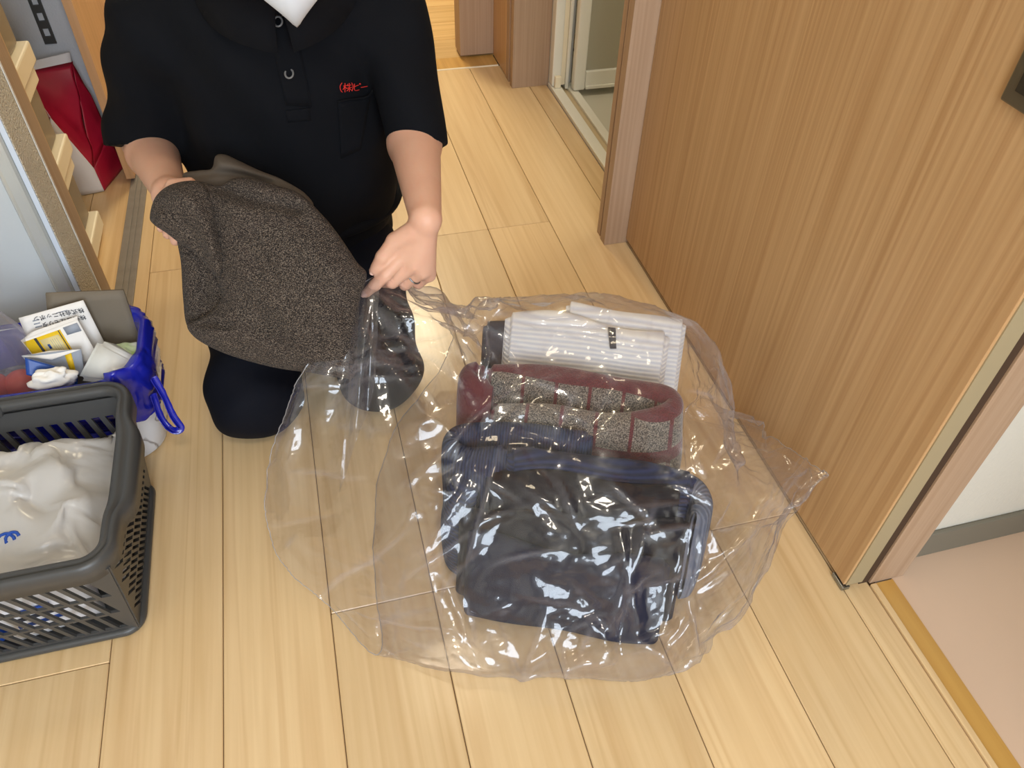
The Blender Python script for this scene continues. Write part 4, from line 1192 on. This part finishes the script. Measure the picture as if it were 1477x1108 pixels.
# creases: sharp-crested folds along random straight lines of the sheet, plus a fan from the pinched corner
US, VS = 0.85, 1.35
PU = np.stack(np.broadcast_arrays((np.arange(NUb) / (NUb - 1) * US)[:, None], (np.arange(NVb) / NVb * VS)[None, :]), -1)
rc_ = np.random.default_rng(77); crs = np.zeros((NUb, NVb)); glint = np.zeros((NUb, NVb))
lines = []
for _ in range(330):
    c0 = rc_.uniform((0, 0), (US, VS)); a_ = rc_.uniform(0, math.pi); ln = rc_.uniform(0.03, 0.12) if _ % 5 else rc_.uniform(0.14, 0.34)
    lines.append((c0, a_, ln, (0.0035 + 0.03 * ln) * rc_.uniform(0.7, 1.3) * rc_.choice((1, 1, -1)), rc_.uniform(0.004, 0.007), rc_.uniform(0.012, 0.035)))
for k_ in range(16):                                           # fan
    a_ = -0.25 + 3.3 * k_ / 15 + rc_.uniform(-0.08, 0.08); ln = rc_.uniform(0.16, 0.34)
    c0 = np.array([0.0, VS * 0.5]) + np.array([math.sin(a_), math.cos(a_)]) * (0.03 + ln / 2)
    lines.append((c0, math.atan2(math.cos(a_), math.sin(a_)), ln, 0.015 * (1 if k_ % 2 else -0.7), 0.007, 0.024))
for c0, a_, ln, am, w0, w1 in lines:
    d_ = np.array([math.cos(a_), math.sin(a_)])
    q_ = PU - c0; q_[..., 1] = (q_[..., 1] + VS / 2) % VS - VS / 2
    al = q_ @ d_; sd_ = q_ @ np.array([-d_[1], d_[0]])
    end = np.clip(1 - np.abs(al) / (ln / 2), 0, 1) ** 0.6
    glint = np.maximum(glint, rc_.uniform(0.15, 1.0) * end * np.exp(-(sd_ / 0.0032) ** 2) * (np.abs(al) < ln / 2))  # mask of the painted highlight streaks, one per crease line
    crs += am * end * np.where(sd_ > 0, np.clip(1 - sd_ / w0, 0, 1), np.clip(1 + sd_ / w1, 0, 1))
mid_ = Crumple(52, 5, 6, 17, 0.6, 0.15)(X)
ridge = (big * 0.022 + 0.010 + mid_ * 0.006 + sm_ * 0.0034 * patchy + crs) * cal
pre = nrm_ * (ple + ridge * up_)[..., None]
Xr = relax(X, True, 1.01, 4, bag_collide, anc.ravel(), 0.30, 0.0001, 11, 0.007, pre.reshape(-1, 3), (2.2, 13), 0.0)
clear = mesh_obj('film', Xr.reshape(-1, 3), grid_faces(NUb, NVb, True), M['clear'])
at_ = clear.data.attributes.new('crease_glint', 'FLOAT', 'POINT'); at_.data.foreach_set('value', glint.ravel().astype(np.float32))
cb = tag(empty('clear_plastic_bag', (0.25, 0.75, 0.0)), 'large clear plastic bag of folded clothes on the floor', 'plastic bag')
adopt(clear, cb)
# the loose near edge of the mouth hangs from the fingers
fl_t = np.array([at(519, 398, 1.125), at(548, 404, 1.118)]); fl_b = np.array([at(488, 712, 1.135), at(541, 560, 1.105)])
FV = []
for i in range(46):
    f = i / 45
    for k in range(15):
        u = k / 14
        q = (fl_t[0] * (1 - u) + fl_t[1] * u) * (1 - f) + (fl_b[0] * (1 - u) + fl_b[1] * u) * f
        FV.append(q - W_ * (0.012 * math.sin(math.pi * u) * math.sin(math.pi * f) + 0.010 * tri(u * 1.5 + 0.3) * f))
FV = np.array(FV); FV = FV + W_ * (Crumple(91, 6, 10, 34, 0.6, 0.2)(FV) * 0.006)[:, None]
adopt(mesh_obj('mouth_flap', FV, grid_faces(46, 15), M['clear']), cb)
# welded bottom seam and the free edge of the mouth
adopt(mesh_obj('mouth_edge', *tube(Xr[0], 0.0007, 5, True), M['clearedge']), cb)
adopt(mesh_obj('bottom_seam', *tube(Xr[-1, : int(NVb * 0.62)], 0.0007, 5), M['clearedge']), cb)

# ------------------------------------------------------------------ shopping basket
bk = tag(empty('shopping_basket', (-0.55, 0.78, 0)), 'dark grey slotted plastic shopping basket holding a white bag', 'basket')
BX0, BX1, BY0, BY1 = -0.80, -0.318, 0.612, 0.948      # rim outline
bx0, bx1, by0, by1 = -0.775, -0.352, 0.648, 0.905     # base outline
ZR = 0.205


def lattice(name, bl, br, tr_, tl, rows, pitch, slot, slant, thick, row_h, margin, fine=1.0):
    """a moulded wall with rows of slanted open slots: rails and slats as solid bars"""
    bl, br, tr_, tl = [np.array(v, float) for v in (bl, br, tr_, tl)]
    W = np.linalg.norm(br - bl); H = np.linalg.norm(tl - bl)
    nrm = np.cross(br - bl, tl - bl); nrm /= np.linalg.norm(nrm)
    def pt(x, y):
        u, v = x / W, y / H
        return (bl * (1 - u) + br * u) * (1 - v) + (tl * (1 - u) + tr_ * u) * v
    parts_ = []
    def bar(c4):
        a = [pt(*c) - nrm * thick / 2 for c in c4]; b = [pt(*c) + nrm * thick / 2 for c in c4]
        parts_.append((a + b, [(3, 2, 1, 0), (4, 5, 6, 7), (0, 1, 5, 4), (1, 2, 6, 5), (2, 3, 7, 6), (3, 0, 4, 7)]))
    ys = [0.0]
    y = margin[0]
    bar([(0, 0), (W, 0), (W, y), (0, y)])
    for r in range(rows):
        y2 = y + row_h
        rail_h = (H - margin[0] - margin[1] - rows * row_h) / max(1, rows - 1) if rows > 1 else 0
        x = margin[2]
        bar([(0, y), (margin[2] - slant * 0.0, y), (margin[2] - slant, y2), (0, y2)])
        while x + pitch < W - margin[3]:
            bar([(x + slot, y), (x + pitch, y), (x + pitch - slant, y2), (x + slot - slant, y2)]); x += pitch
        bar([(x + slot if x + slot < W else W - 0.001, y), (W, y), (W, y2), (min(W, x + slot) - slant, y2)])
        top = y2 + (rail_h if r < rows - 1 else H - y2)
        bar([(0, y2), (W, y2), (W, top), (0, top)])
        y = top
    V, Fs = join(parts_)
    return V, Fs


zb, zt = 0.012, ZR - 0.012
for nm, a in (('front_wall', lattice('f', (bx0, by0, zb), (bx1, by0, zb), (BX1 - .014, BY0 + .014, zt), (BX0 + .014, BY0 + .014, zt), 3, 0.0185, 0.0122, 0.016, 0.004, 0.044, (0.012, 0.028, 0.03, 0.022))),
              ('back_wall', lattice('b', (bx0, by1, zb), (bx1, by1, zb), (BX1 - .014, BY1 - .014, zt), (BX0 + .014, BY1 - .014, zt), 3, 0.0185, 0.0108, 0.014, 0.004, 0.042, (0.012, 0.032, 0.03, 0.022))),
              ('side_wall', lattice('r', (bx1, by0, zb), (bx1, by1, zb), (BX1 - .014, BY1 - .014, zt), (BX1 - .014, BY0 + .014, zt), 4, 0.0112, 0.0060, 0.026, 0.004, 0.034, (0.010, 0.022, 0.034, 0.02))),
              ('side_wall', lattice('l', (bx0, by1, zb), (bx0, by0, zb), (BX0 + .014, BY0 + .014, zt), (BX0 + .014, BY1 - .014, zt), 4, 0.0125, 0.007, 0.016, 0.004, 0.034, (0.010, 0.022, 0.03, 0.02)))):
    adopt(mesh_obj(nm, *a, M['basket'], smooth=False), bk)
part(bk, 'floor_plate', (bx0, by0, 0.002), (bx1, by1, 0.010), M['basket'], 0.003)
adopt(mesh_obj('base_rim', *tube([np.array([(bx0 + bx1) / 2 + x, (by0 + by1) / 2 + y, 0.011]) for x, y in rounded_rect((bx1 - bx0) / 2 + .003, (by1 - by0) / 2 + .003, 0.022, 8)], 0.007, 8, True), M['basket']), bk)
# rim: a broad moulded band with a stepped outward bulge at the short side
rp = rounded_rect((BX1 - BX0) / 2 - 0.012, (BY1 - BY0) / 2 - 0.012, 0.032, 12)
dense = []
for p, q in zip(rp, np.roll(rp, -1, 0)):
    k = max(1, int(np.linalg.norm(q - p) / 0.006)); dense += [p + (q - p) * i / k for i in range(k)]
rp = np.array(dense)
step = lambda y: 1 / (1 + np.exp(-(0.075 - np.abs(y - 0.0)) / 0.007))
rim_prof = [(-0.013, 0.0), (-0.010, 0.010), (-0.002, 0.0125), (0.001, 0.0085), (0.004, 0.0125), (0.011, 0.010), (0.0125, 0.0), (0.0115, -0.022), (0.008, -0.023), (0.0085, -0.004), (0.0, 0.0), (-0.009, -0.006)]
cx, cy = (BX0 + BX1) / 2, (BY0 + BY1) / 2
tg = np.roll(rp, -1, 0) - np.roll(rp, 1, 0); tg /= np.linalg.norm(tg, axis=1)[:, None]; nr = np.stack([tg[:, 1], -tg[:, 0]], 1)
V = []
for p, n_ in zip(rp, nr):
    s = step(p[1]) * (abs(n_[0]) > 0.9)
    for (o_, h_) in rim_prof:
        e = o_ * (0.82 + 0.55 * s) + 0.008 * s
        V.append((cx + p[0] + n_[0] * e, cy + p[1] + n_[1] * e, ZR + h_ - 0.006 * s))
adopt(mesh_obj('rim', V, grid_faces(len(rp), len(rim_prof), True) + [], M['basket']), bk)
nR = len(rim_prof)
bk_rim = [o for o in bk.children if o.name.startswith('rim')][0]
me = bk_rim.data; bm = bmesh.new(); bm.from_mesh(me); bm.verts.ensure_lookup_table()
last = (len(rp) - 1) * nR
for k in range(nR):
    try:
        bm.faces.new((bm.verts[last + k], bm.verts[last + (k + 1) % nR], bm.verts[(k + 1) % nR], bm.verts[k]))
    except ValueError:
        pass
bmesh.ops.recalc_face_normals(bm, faces=bm.faces); bm.to_mesh(me); bm.free()
me.polygons.foreach_set('use_smooth', [True] * len(me.polygons))
# handle pivots and a handle folded along the back rim
hy = BY1 - 0.008
for px_ in (-0.515, -0.60):
    rr = [np.array([px_ + 0.013 * math.cos(a), hy - 0.012, ZR + 0.002 + 0.013 * math.sin(a)]) for a in np.linspace(0, 2 * math.pi, 18, endpoint=False)]
    adopt(mesh_obj('handle_pivot', *tube(rr, 0.0045, 8, True), M['basket']), bk)
adopt(mesh_obj('handle', *tube(catmull([(-0.515, hy - 0.012, ZR + 0.006), (-0.53, hy - 0.02, ZR + 0.016), (-0.56, hy - 0.024, ZR + 0.018), (-0.585, hy - 0.02, ZR + 0.016), (-0.60, hy - 0.012, ZR + 0.006)], 30), 0.0055, 8), M['basket']), bk)

# packages under the white bag, seen through the slots
pkgs = [((-0.455, 0.682), 0.115, 0.05, 0.115, 8, M['whitebag']), ((-0.575, 0.685), 0.11, 0.055, 0.12, -6, M['blueprint']), ((-0.395, 0.755), 0.05, 0.09, 0.09, 12, M['paper']), ((-0.69, 0.70), 0.10, 0.07, 0.11, 4, M['whitebag'])]
plabels = ['white snack packet with blue lettering seen through the basket slots', 'blue printed packet behind the basket front slots', 'small white packet in the basket corner by the floor', 'white packet at the left end inside the basket']
for (c, sx, sy, sz, a, mt_), lb in zip(pkgs, plabels):
    e = tag(empty('packet', (c[0], c[1], 0.0115)), lb, 'packet', 'packets inside the basket')
    N1, N2 = 14, 12
    V = []
    for i in range(N1):
        v = i / (N1 - 1); f = math.sin(math.pi * min(1, max(0, v))) ** 0.35
        rr = rounded_rect(sx / 2 * (0.96 + 0.04 * f), max(0.002, sy / 2 * f), min(sx, sy) / 2 * 0.6 * max(f, 0.05), 6)
        for x, y in rr:
            V.append((x, y, v * sz))
    V = np.array(V); V[:, :2] *= (1 + 0.05 * Crumple(int(sx * 1000), 6, 14, 50)(V))[:, None]
    b0 = mesh_obj('packet_body', V, grid_faces(N1, 24, True), mt_); b0.parent = e
    e.rotation_euler[2] = math.radians(a)
    if mt_ is not M['blueprint']:
        for q in range(4):
            zz = sz * (0.30 + 0.13 * q)
            st = box('print_line', (-sx * 0.32, -sy / 2 - 0.0015, zz), (sx * (0.1 + 0.08 * (q % 3)), -sy / 2 + 0.001, zz + 0.006), M['blueprint'] if q % 2 else M['ink']); st.parent = e

# white bag lying in the basket
nx, ny = 74, 54
gx = np.linspace(BX0 + 0.034, BX1 - 0.036, nx); gy = np.linspace(BY0 + 0.034, BY1 - 0.034, ny)
GX, GY = np.meshgrid(gx, gy, indexing='ij')
ed = np.minimum(np.minimum(GX - gx[0], gx[-1] - GX), np.minimum(GY - gy[0], gy[-1] - GY))
rise = np.clip(ed / 0.05, 0, 1) ** 0.6
Pw = np.stack([GX, GY, 0 * GX], -1)
hz = 0.140 + 0.050 * rise + 0.020 * Crumple(21, 9, 3, 13, 0.9)(Pw) * (0.3 + 0.7 * rise) - 0.018 * np.clip((GY - 0.85) / 0.06, 0, 1)
Pw[..., 2] = hz
anw = np.where(ed < 0.004, 6.0, 0.12)
Pw = relax(Pw, False, 1.05, 110, lambda P: np.stack([P[:, 0], P[:, 1], np.maximum(P[:, 2], 0.130)], 1), anw.ravel(), 0.25, 0.0001, 41, 0.026, None, (3, 20), 0.05)
hz = Pw[..., 2]
wb = tag(empty('white_plastic_bag', (-0.55, 0.78, 0.13)), 'crumpled white plastic bag lying in the grey basket', 'plastic bag')
# skirt closes the bag downwards
ring = np.concatenate([Pw[:, 0], Pw[-1, 1:], Pw[-2::-1, -1], Pw[0, -2:0:-1]])
low = ring.copy(); low[:, 2] = 0.135; cen_ = low.mean(0)
low[:, :2] = cen_[:2] + (low[:, :2] - cen_[:2]) * 0.93
V = np.concatenate([Pw.reshape(-1, 3), low]); ids = np.arange(nx * ny).reshape(nx, ny)
rid = np.concatenate([ids[:, 0], ids[-1, 1:], ids[-2::-1, -1], ids[0, -2:0:-1]])
Fs = grid_faces(nx, ny); n0 = nx * ny; K = len(rid)
Fs = [f[::-1] for f in Fs] + [(rid[k], rid[(k + 1) % K], n0 + (k + 1) % K, n0 + k) for k in range(K)] + [tuple(n0 + k for k in range(K))[::-1]]
wo = mesh_obj('bag_film', V, Fs, M['filmwhite']); adopt(wo, wb)
# blue logo strokes on the bag
for cxp, cyp, r_ in ((2, 778, 0.012), (14, 772, 0.008)):
    p = onz(cxp, cyp, 0.19)
    arc = [p + np.array([r_ * math.cos(a), r_ * math.sin(a), 0]) for a in np.linspace(0.2, 3.6, 16)]
    for q in arc:
        i = np.abs(gx - q[0]).argmin(); k = np.abs(gy - q[1]).argmin(); q[2] = hz[i, k] + 0.001
    adopt(mesh_obj('logo', *tube(arc, 0.0022, 6), M['blueprint']), wb)

# ------------------------------------------------------------------ waste bin with blue liner
bn = tag(empty('waste_bin', (-0.46, 1.08, 0)), 'white marble patterned waste bin lined with a blue bag behind the basket', 'waste bin')
BC = np.array([-0.462, 1.047]); bh = (0.130, 0.076); th = (0.144, 0.084); ZB = 0.195
V = []
lev = [(0.0, .96, 0), (0.006, 1.0, 0), (0.05, 1, .2), (0.10, 1, .5), (0.15, 1, .75), (ZB, 1, 1.0), (ZB + 0.001, .965, 1.0), (0.10, .955, .5), (0.012, .95, 0)]
for zc, s, f in lev:
    hx = (bh[0] * (1 - f) + th[0] * f) * s; hyy = (bh[1] * (1 - f) + th[1] * f) * s
    V += [(BC[0] + x, BC[1] + y, zc + 0.001) for x, y in rounded_rect(hx, hyy, 0.055, 9)]
Fs = grid_faces(len(lev), 36, True); Fs.append(tuple(range(36))[::-1]); Fs.append(tuple(8 * 36 + k for k in range(36)))
adopt(mesh_obj('bin_body', V, Fs, M['marble']), bn)
# liner: out over the rim and down outside, crumpled
def liner(z0f, seed):
    V = []; n = 150; prof = [(-0.014, -0.07), (-0.010, -0.03), (-0.006, -0.002), (0.002, 0.006), (0.010, 0.002), (0.014, -0.02), (0.013, -0.05), (0.011, -0.08), (0.010, -0.098), (0.011, -0.106)]
    rr = rounded_rect(th[0], th[1], 0.06, 40)[:, :]
    c = Crumple(seed, 10, 12, 60, 0.7); c2 = Crumple(seed + 5, 8, 6, 25)
    rr3 = catmull(rr, n, True)
    nn = rr3 / np.linalg.norm(rr3, axis=1)[:, None]
    pr = catmull(np.array(prof), 34)
    for (o_, dz) in pr:
        for p, d in zip(rr3, nn):
            back = 0.5 + 0.5 * p[1] / th[1]
            q = np.array([BC[0] + p[0] + d[0] * o_, BC[1] + p[1] + d[1] * o_, ZB + dz])
            k = 0.010 * c(q[None])[0] + 0.006 * c2(q[None])[0]
            out = max(0.0, o_)
            taper = (th[0] - bh[0]) / ZB * max(0, -dz) if o_ > 0 else 0
            q[0] += d[0] * (abs(k) * (out > 0) - taper * 0.9 * (out > 0)); q[1] += d[1] * (abs(k) * (out > 0) - taper * 0.6 * (out > 0))
            q[2] += 0.014 * c2(q[None] * 1.3)[0] * (1 if o_ > -0.008 else 0.2) * (1 - 0.8 * back) + 0.012 * (p[0] > 0.1) * (o_ > -0.008)
            V.append(q)
    return V, grid_faces(34, n, True)


lo_ = mesh_obj('bin_liner', *liner(0, 31), M['blue']); adopt(lo_, bn)['label'] = 'shiny blue plastic liner'
# tie handle hanging at the right
def ribbon_strip(path, w, seed=0):
    path = catmull(np.array(path, float), 60); tg = np.gradient(path, axis=0); tg /= np.linalg.norm(tg, axis=1)[:, None]
    sd = np.cross(tg, np.array([0.75, -0.6, 0.2])); sd /= np.linalg.norm(sd, axis=1)[:, None]
    c = Crumple(seed, 6, 30, 90); V = []
    for i, (p, s) in enumerate(zip(path, sd)):
        for k in range(5):
            u = -1 + k / 2.0
            V.append(p + s * w * u + np.cross(tg[i], s) * (0.004 * (1 - u * u) + 0.002 * c(p[None] + u)[0]))
    return V, grid_faces(60, 5)


hp = [onz(222, 545, .19), onz(238, 572, .155), onz(250, 600, .12), onz(262, 618, .095), onz(252, 621, .093), onz(240, 612, .10), onz(230, 595, .12), onz(222, 570, .155)]
hs = mesh_obj('liner_handle', *ribbon_strip(hp, 0.0055, 3), M['blue']); md = hs.modifiers.new('thickness', 'SOLIDIFY'); md.thickness = 0.0012
adopt(hs, lo_)

# contents of the bin
def sheet(name, corners, thick, mat, label, cat, bend=0.0, amp=0.0, seed=1, group='rubbish in the blue lined bin'):
    t = tag(empty(name, tuple(np.mean(corners, 0))), label, cat, group)
    o = panel('sheet_body', corners, mat, t, thick, 12, 12, amp, seed)
    return t


def decal(parent, corners, u0, u1, v0, v1, mat, name='print', lift=0.0012):
    a, b, c, d = [np.asarray(q, float) for q in corners]
    n = np.cross(b - a, d - a); n /= np.linalg.norm(n)
    if n @ (CAM - a) < 0:
        n = -n
    f = lambda u, v: (a * (1 - u) + b * u) * (1 - v) + (d * (1 - u) + c * u) * v + n * lift
    o = panel(name, [f(u0, v0), f(u1, v0), f(u1, v1), f(u0, v1)], mat, parent, 0.0004, 3, 3)
    return o


cs = [np.array([-0.50, 1.078, 0.06]), np.array([-0.335, 1.078, 0.06]), ony(178, 418, 1.112), ony(66, 423, 1.112)]
sheet('cardboard_sheet', [cs[0], cs[1], cs[2], cs[3]], 0.004, M['box_grey'], 'grey brown cardboard sheet standing at the back of the blue lined bin', 'cardboard')
# white card at the back
c1 = [ony(62, 545, 1.075), ony(166, 525, 1.075), ony(120, 433, 1.092), ony(27, 459, 1.092)]
t = sheet('printed_card', c1, 0.0012, M['paper'], 'white card with black print at the back of the rubbish', 'card')
for k, (u0, u1, v0, v1) in enumerate([(0.38, 0.42, .90, .93), (0.18, 0.28, .90, .915), (0.18, 0.27, .85, .865), (0.18, .28, .80, .815), (0.18, 0.8, 0.50, 0.507), (0.55, 0.72, .925, .935)]):
    if k in (1, 2, 3, 4, 5):
        decal(t, c1, u0, u1, v0, v1, M['greyprint'])


def text_on(parent, s, corners, u, v, height, mat, flip=True):
    a, b, c, d = [np.asarray(q, float) for q in corners]
    ex = unit(b - a); n = np.cross(ex, d - a); n /= np.linalg.norm(n)
    if n @ (CAM - a) < 0:
        n = -n
    ey = np.cross(n, ex)
    if flip:
        ex, ey = -ex, -ey
    pos = (a * (1 - u) + b * u) * (1 - v) + (d * (1 - u) + c * u) * v + n * 0.0014
    cu = bpy.data.curves.new('lettering', 'FONT'); cu.body = s; cu.size = height; cu.extrude = 0.0002; cu.align_x = 'LEFT'
    o = bpy.data.objects.new('lettering', cu); COL.objects.link(o)
    mw = Matrix.Identity(4)
    for i in range(3):
        mw[i][0], mw[i][1], mw[i][2], mw[i][3] = ex[i], ey[i], n[i], pos[i]
    o.matrix_world = mw
    bpy.context.view_layer.update()
    me_ = bpy.data.meshes.new_from_object(o.evaluated_get(bpy.context.evaluated_depsgraph_get()))
    me_.materials.clear(); me_.materials.append(mat)
    o2 = bpy.data.objects.new('lettering', me_); COL.objects.link(o2); o2.matrix_world = mw
    bpy.data.objects.remove(o)
    adopt(o2, parent)


text_on(t, '\u682a\u5f0f\u4f1a\u793e\u30e2\u30ea\u30bf', c1, 0.93, 0.80, 0.0095, M['ink'])
text_on(t, '\u682a\u5f0f\u4f1a\u793e\u30cb\u30c3\u30dd\u30f3', c1, 0.95, 0.90, 0.0095, M['ink'])
# two folded leaflets with yellow print
c2 = [ony(62, 532, 1.050), ony(146, 522, 1.050), ony(112, 461, 1.070), ony(30, 491, 1.066)]
t = sheet('folded_leaflet', c2, 0.0014, M['paper'], 'folded leaflet with a yellow panel in front of the white card', 'leaflet')
decal(t, c2, 0.02, 0.66, 0.0, 0.93, M['yellow']); decal(t, c2, 0.27, 0.60, 0.05, 0.84, M['tan'], lift=0.0018); decal(t, c2, 0.20, 0.245, 0.0, 0.93, M['ink'], lift=0.0018)
decal(t, c2, 0.62, 0.635, 0.0, 0.93, M['ink'], lift=0.0018); decal(t, c2, 0.34, 0.38, 0.55, 0.68, M['ballblue'], lift=0.0022)
for q in range(4):
    decal(t, c2, 0.43 + 0.035 * q, 0.435 + 0.035 * q, 0.2, 0.78, M['greyprint'], lift=0.0022)
decal(t, c2, 0.72, 0.97, 0.76, 0.95, M['greyprint'], lift=0.0014)
text_on(t, '\u30cb\u30c3\u30dd\u30f3', c2, 0.90, 0.12, 0.009, M['ink'], False)
fl = panel('flap', [ony(30, 492, 1.066), ony(112, 462, 1.070), ony(112, 456, 1.076), ony(45, 479, 1.074)], M['paper'], t, 0.001)
c3 = [ony(62, 548, 1.020), ony(122, 540, 1.020), ony(117, 503, 1.036), ony(31, 513, 1.034)]
t = sheet('folded_leaflet', c3, 0.0014, M['greyprint'], 'lower folded leaflet with a white edge above the blue tray', 'leaflet')
panel('flap', [ony(31, 514, 1.033), ony(75, 519, 1.028), ony(117, 504, 1.034), ony(72, 506, 1.040)], M['paper'], t, 0.001)
decal(t, c3, 0.70, 0.82, 0.1, 0.9, M['yellow'])
# blue tray edge and crumpled tissue
sheet('blue_tray', [ony(38, 540, 1.000), ony(112, 556, 1.000), ony(112, 538, 1.012), ony(36, 516, 1.012)], 0.006, M['ballblue'], 'blue plastic tray edge under the leaflets', 'tray')


def blob(name, c, r, amp, seed, mat, label, cat, nu=22, nv=30, group=None):
    th_ = np.linspace(0.02, math.pi - 0.02, nu); ph_ = np.linspace(0, 2 * math.pi, nv, endpoint=False)
    D_ = np.stack([np.sin(th_)[:, None] * np.cos(ph_), np.sin(th_)[:, None] * np.sin(ph_), np.cos(th_)[:, None] + 0 * ph_], -1).reshape(-1, 3)
    k = 1 + amp * Crumple(seed, 9, 0.5, 2.2, 0.7)(D_)
    V = D_ * k[:, None] * np.array(r)
    o = mesh_obj(name, V, grid_faces(nu, nv, True) + [tuple(range(nv))[::-1], tuple((nu - 1) * nv + q for q in range(nv))], mat)
    o.location = c
    if label:
        tag(o, label, cat, group)
    return o


blob('crumpled_tissue', tuple(ony(76, 546, 0.985)), (0.030, 0.013, 0.016), 0.7, 5, M['tissue'], 'crumpled white tissue in front of the blue tray', 'tissue', group='rubbish in the blue lined bin')
# white plastic tub lying on its side
tb = [ony(108, 548, 0.990), ony(196, 558, 0.980), ony(203, 522, 1.010), ony(140, 488, 1.030)]
tt = tag(empty('plastic_tub', tuple(tb[0])), 'glossy white plastic tub lying on top of the rubbish', 'tub', 'rubbish in the blue lined bin')
dn = unit(W_ + np.array([0, 0.1, -0.2]))
bm = bmesh.new()
vs = [bm.verts.new(q) for q in tb] + [bm.verts.new(q + dn * 0.05) for q in tb]
for f in ((0, 1, 2, 3), (7, 6, 5, 4), (0, 4, 5, 1), (1, 5, 6, 2), (2, 6, 7, 3), (3, 7, 4, 0)):
    bm.faces.new([vs[i] for i in f])
bmesh.ops.recalc_face_normals(bm, faces=bm.faces)
bmesh.ops.bevel(bm, geom=bm.edges[:], offset=0.007, segments=3, affect='EDGES')
adopt(bm_obj('tub_body', bm, M['tub'], smooth=True), tt)
blob('snack_wrapper', tuple(ony(182, 512, 1.055)), (0.030, 0.020, 0.020), 0.3, 8, pmat('white_green_wrapper', (222, 226, 216), 0.35, var=(22, 0.25, (160, 200, 70))), 'white and green wrapper behind the plastic tub', 'wrapper', group='rubbish in the blue lined bin')

# braided straw object left of the bin, seen through the back slots
sb = tag(empty('wicker_basket', (-0.70, 0.99, 0)), 'tan braided straw basket seen through the slots of the grey basket', 'basket')
for zz in range(7):
    for s in (0, 1):
        pth = []
        for a in np.linspace(0, 2 * math.pi, 120, endpoint=False):
            w = math.sin(a * 22 + math.pi * s + zz * 1.1)
            rr = 0.080 + 0.006 * w
            pth.append((-0.71 + rr * math.cos(a), 1.048 + rr * math.sin(a), 0.014 + zz * 0.026 + 0.008 * math.cos(a * 22 + math.pi * s + zz * 1.1)))
        adopt(mesh_obj('braid', *tube(pth, 0.0085, 6, True), M['straw']), sb)
part(sb, 'base', (-0.765, 0.99, 0.001), (-0.645, 1.106, 0.008), M['straw'], 0.002)

# clear bag with orange fruit at the left edge
cf = tag(empty('produce_bag', (-0.56, 1.02, 0.20)), 'clear bag of orange red fruit at the left edge of the picture', 'plastic bag')
pc = at(-6, 535, 1.24)
fb = blob('film', tuple(pc + np.array([0, 0, 0.03])), (0.062, 0.05, 0.115), 0.16, 14, M['clear2'], None, None); adopt(fb, cf)
for dx, dy, dz, i in ((-0.018, 0.0, -0.035, 0), (0.022, 0.005, -0.040, 1)):
    o = blob('fruit', tuple(pc + np.array([dx, dy, dz])), (0.026, 0.026, 0.024), 0.03, 20 + i, M['orange'], ('orange red fruit low in the clear bag, nearer the wall' if i == 0 else 'orange red fruit low in the clear bag, nearer the bin'), 'fruit', group='fruit in the clear bag')
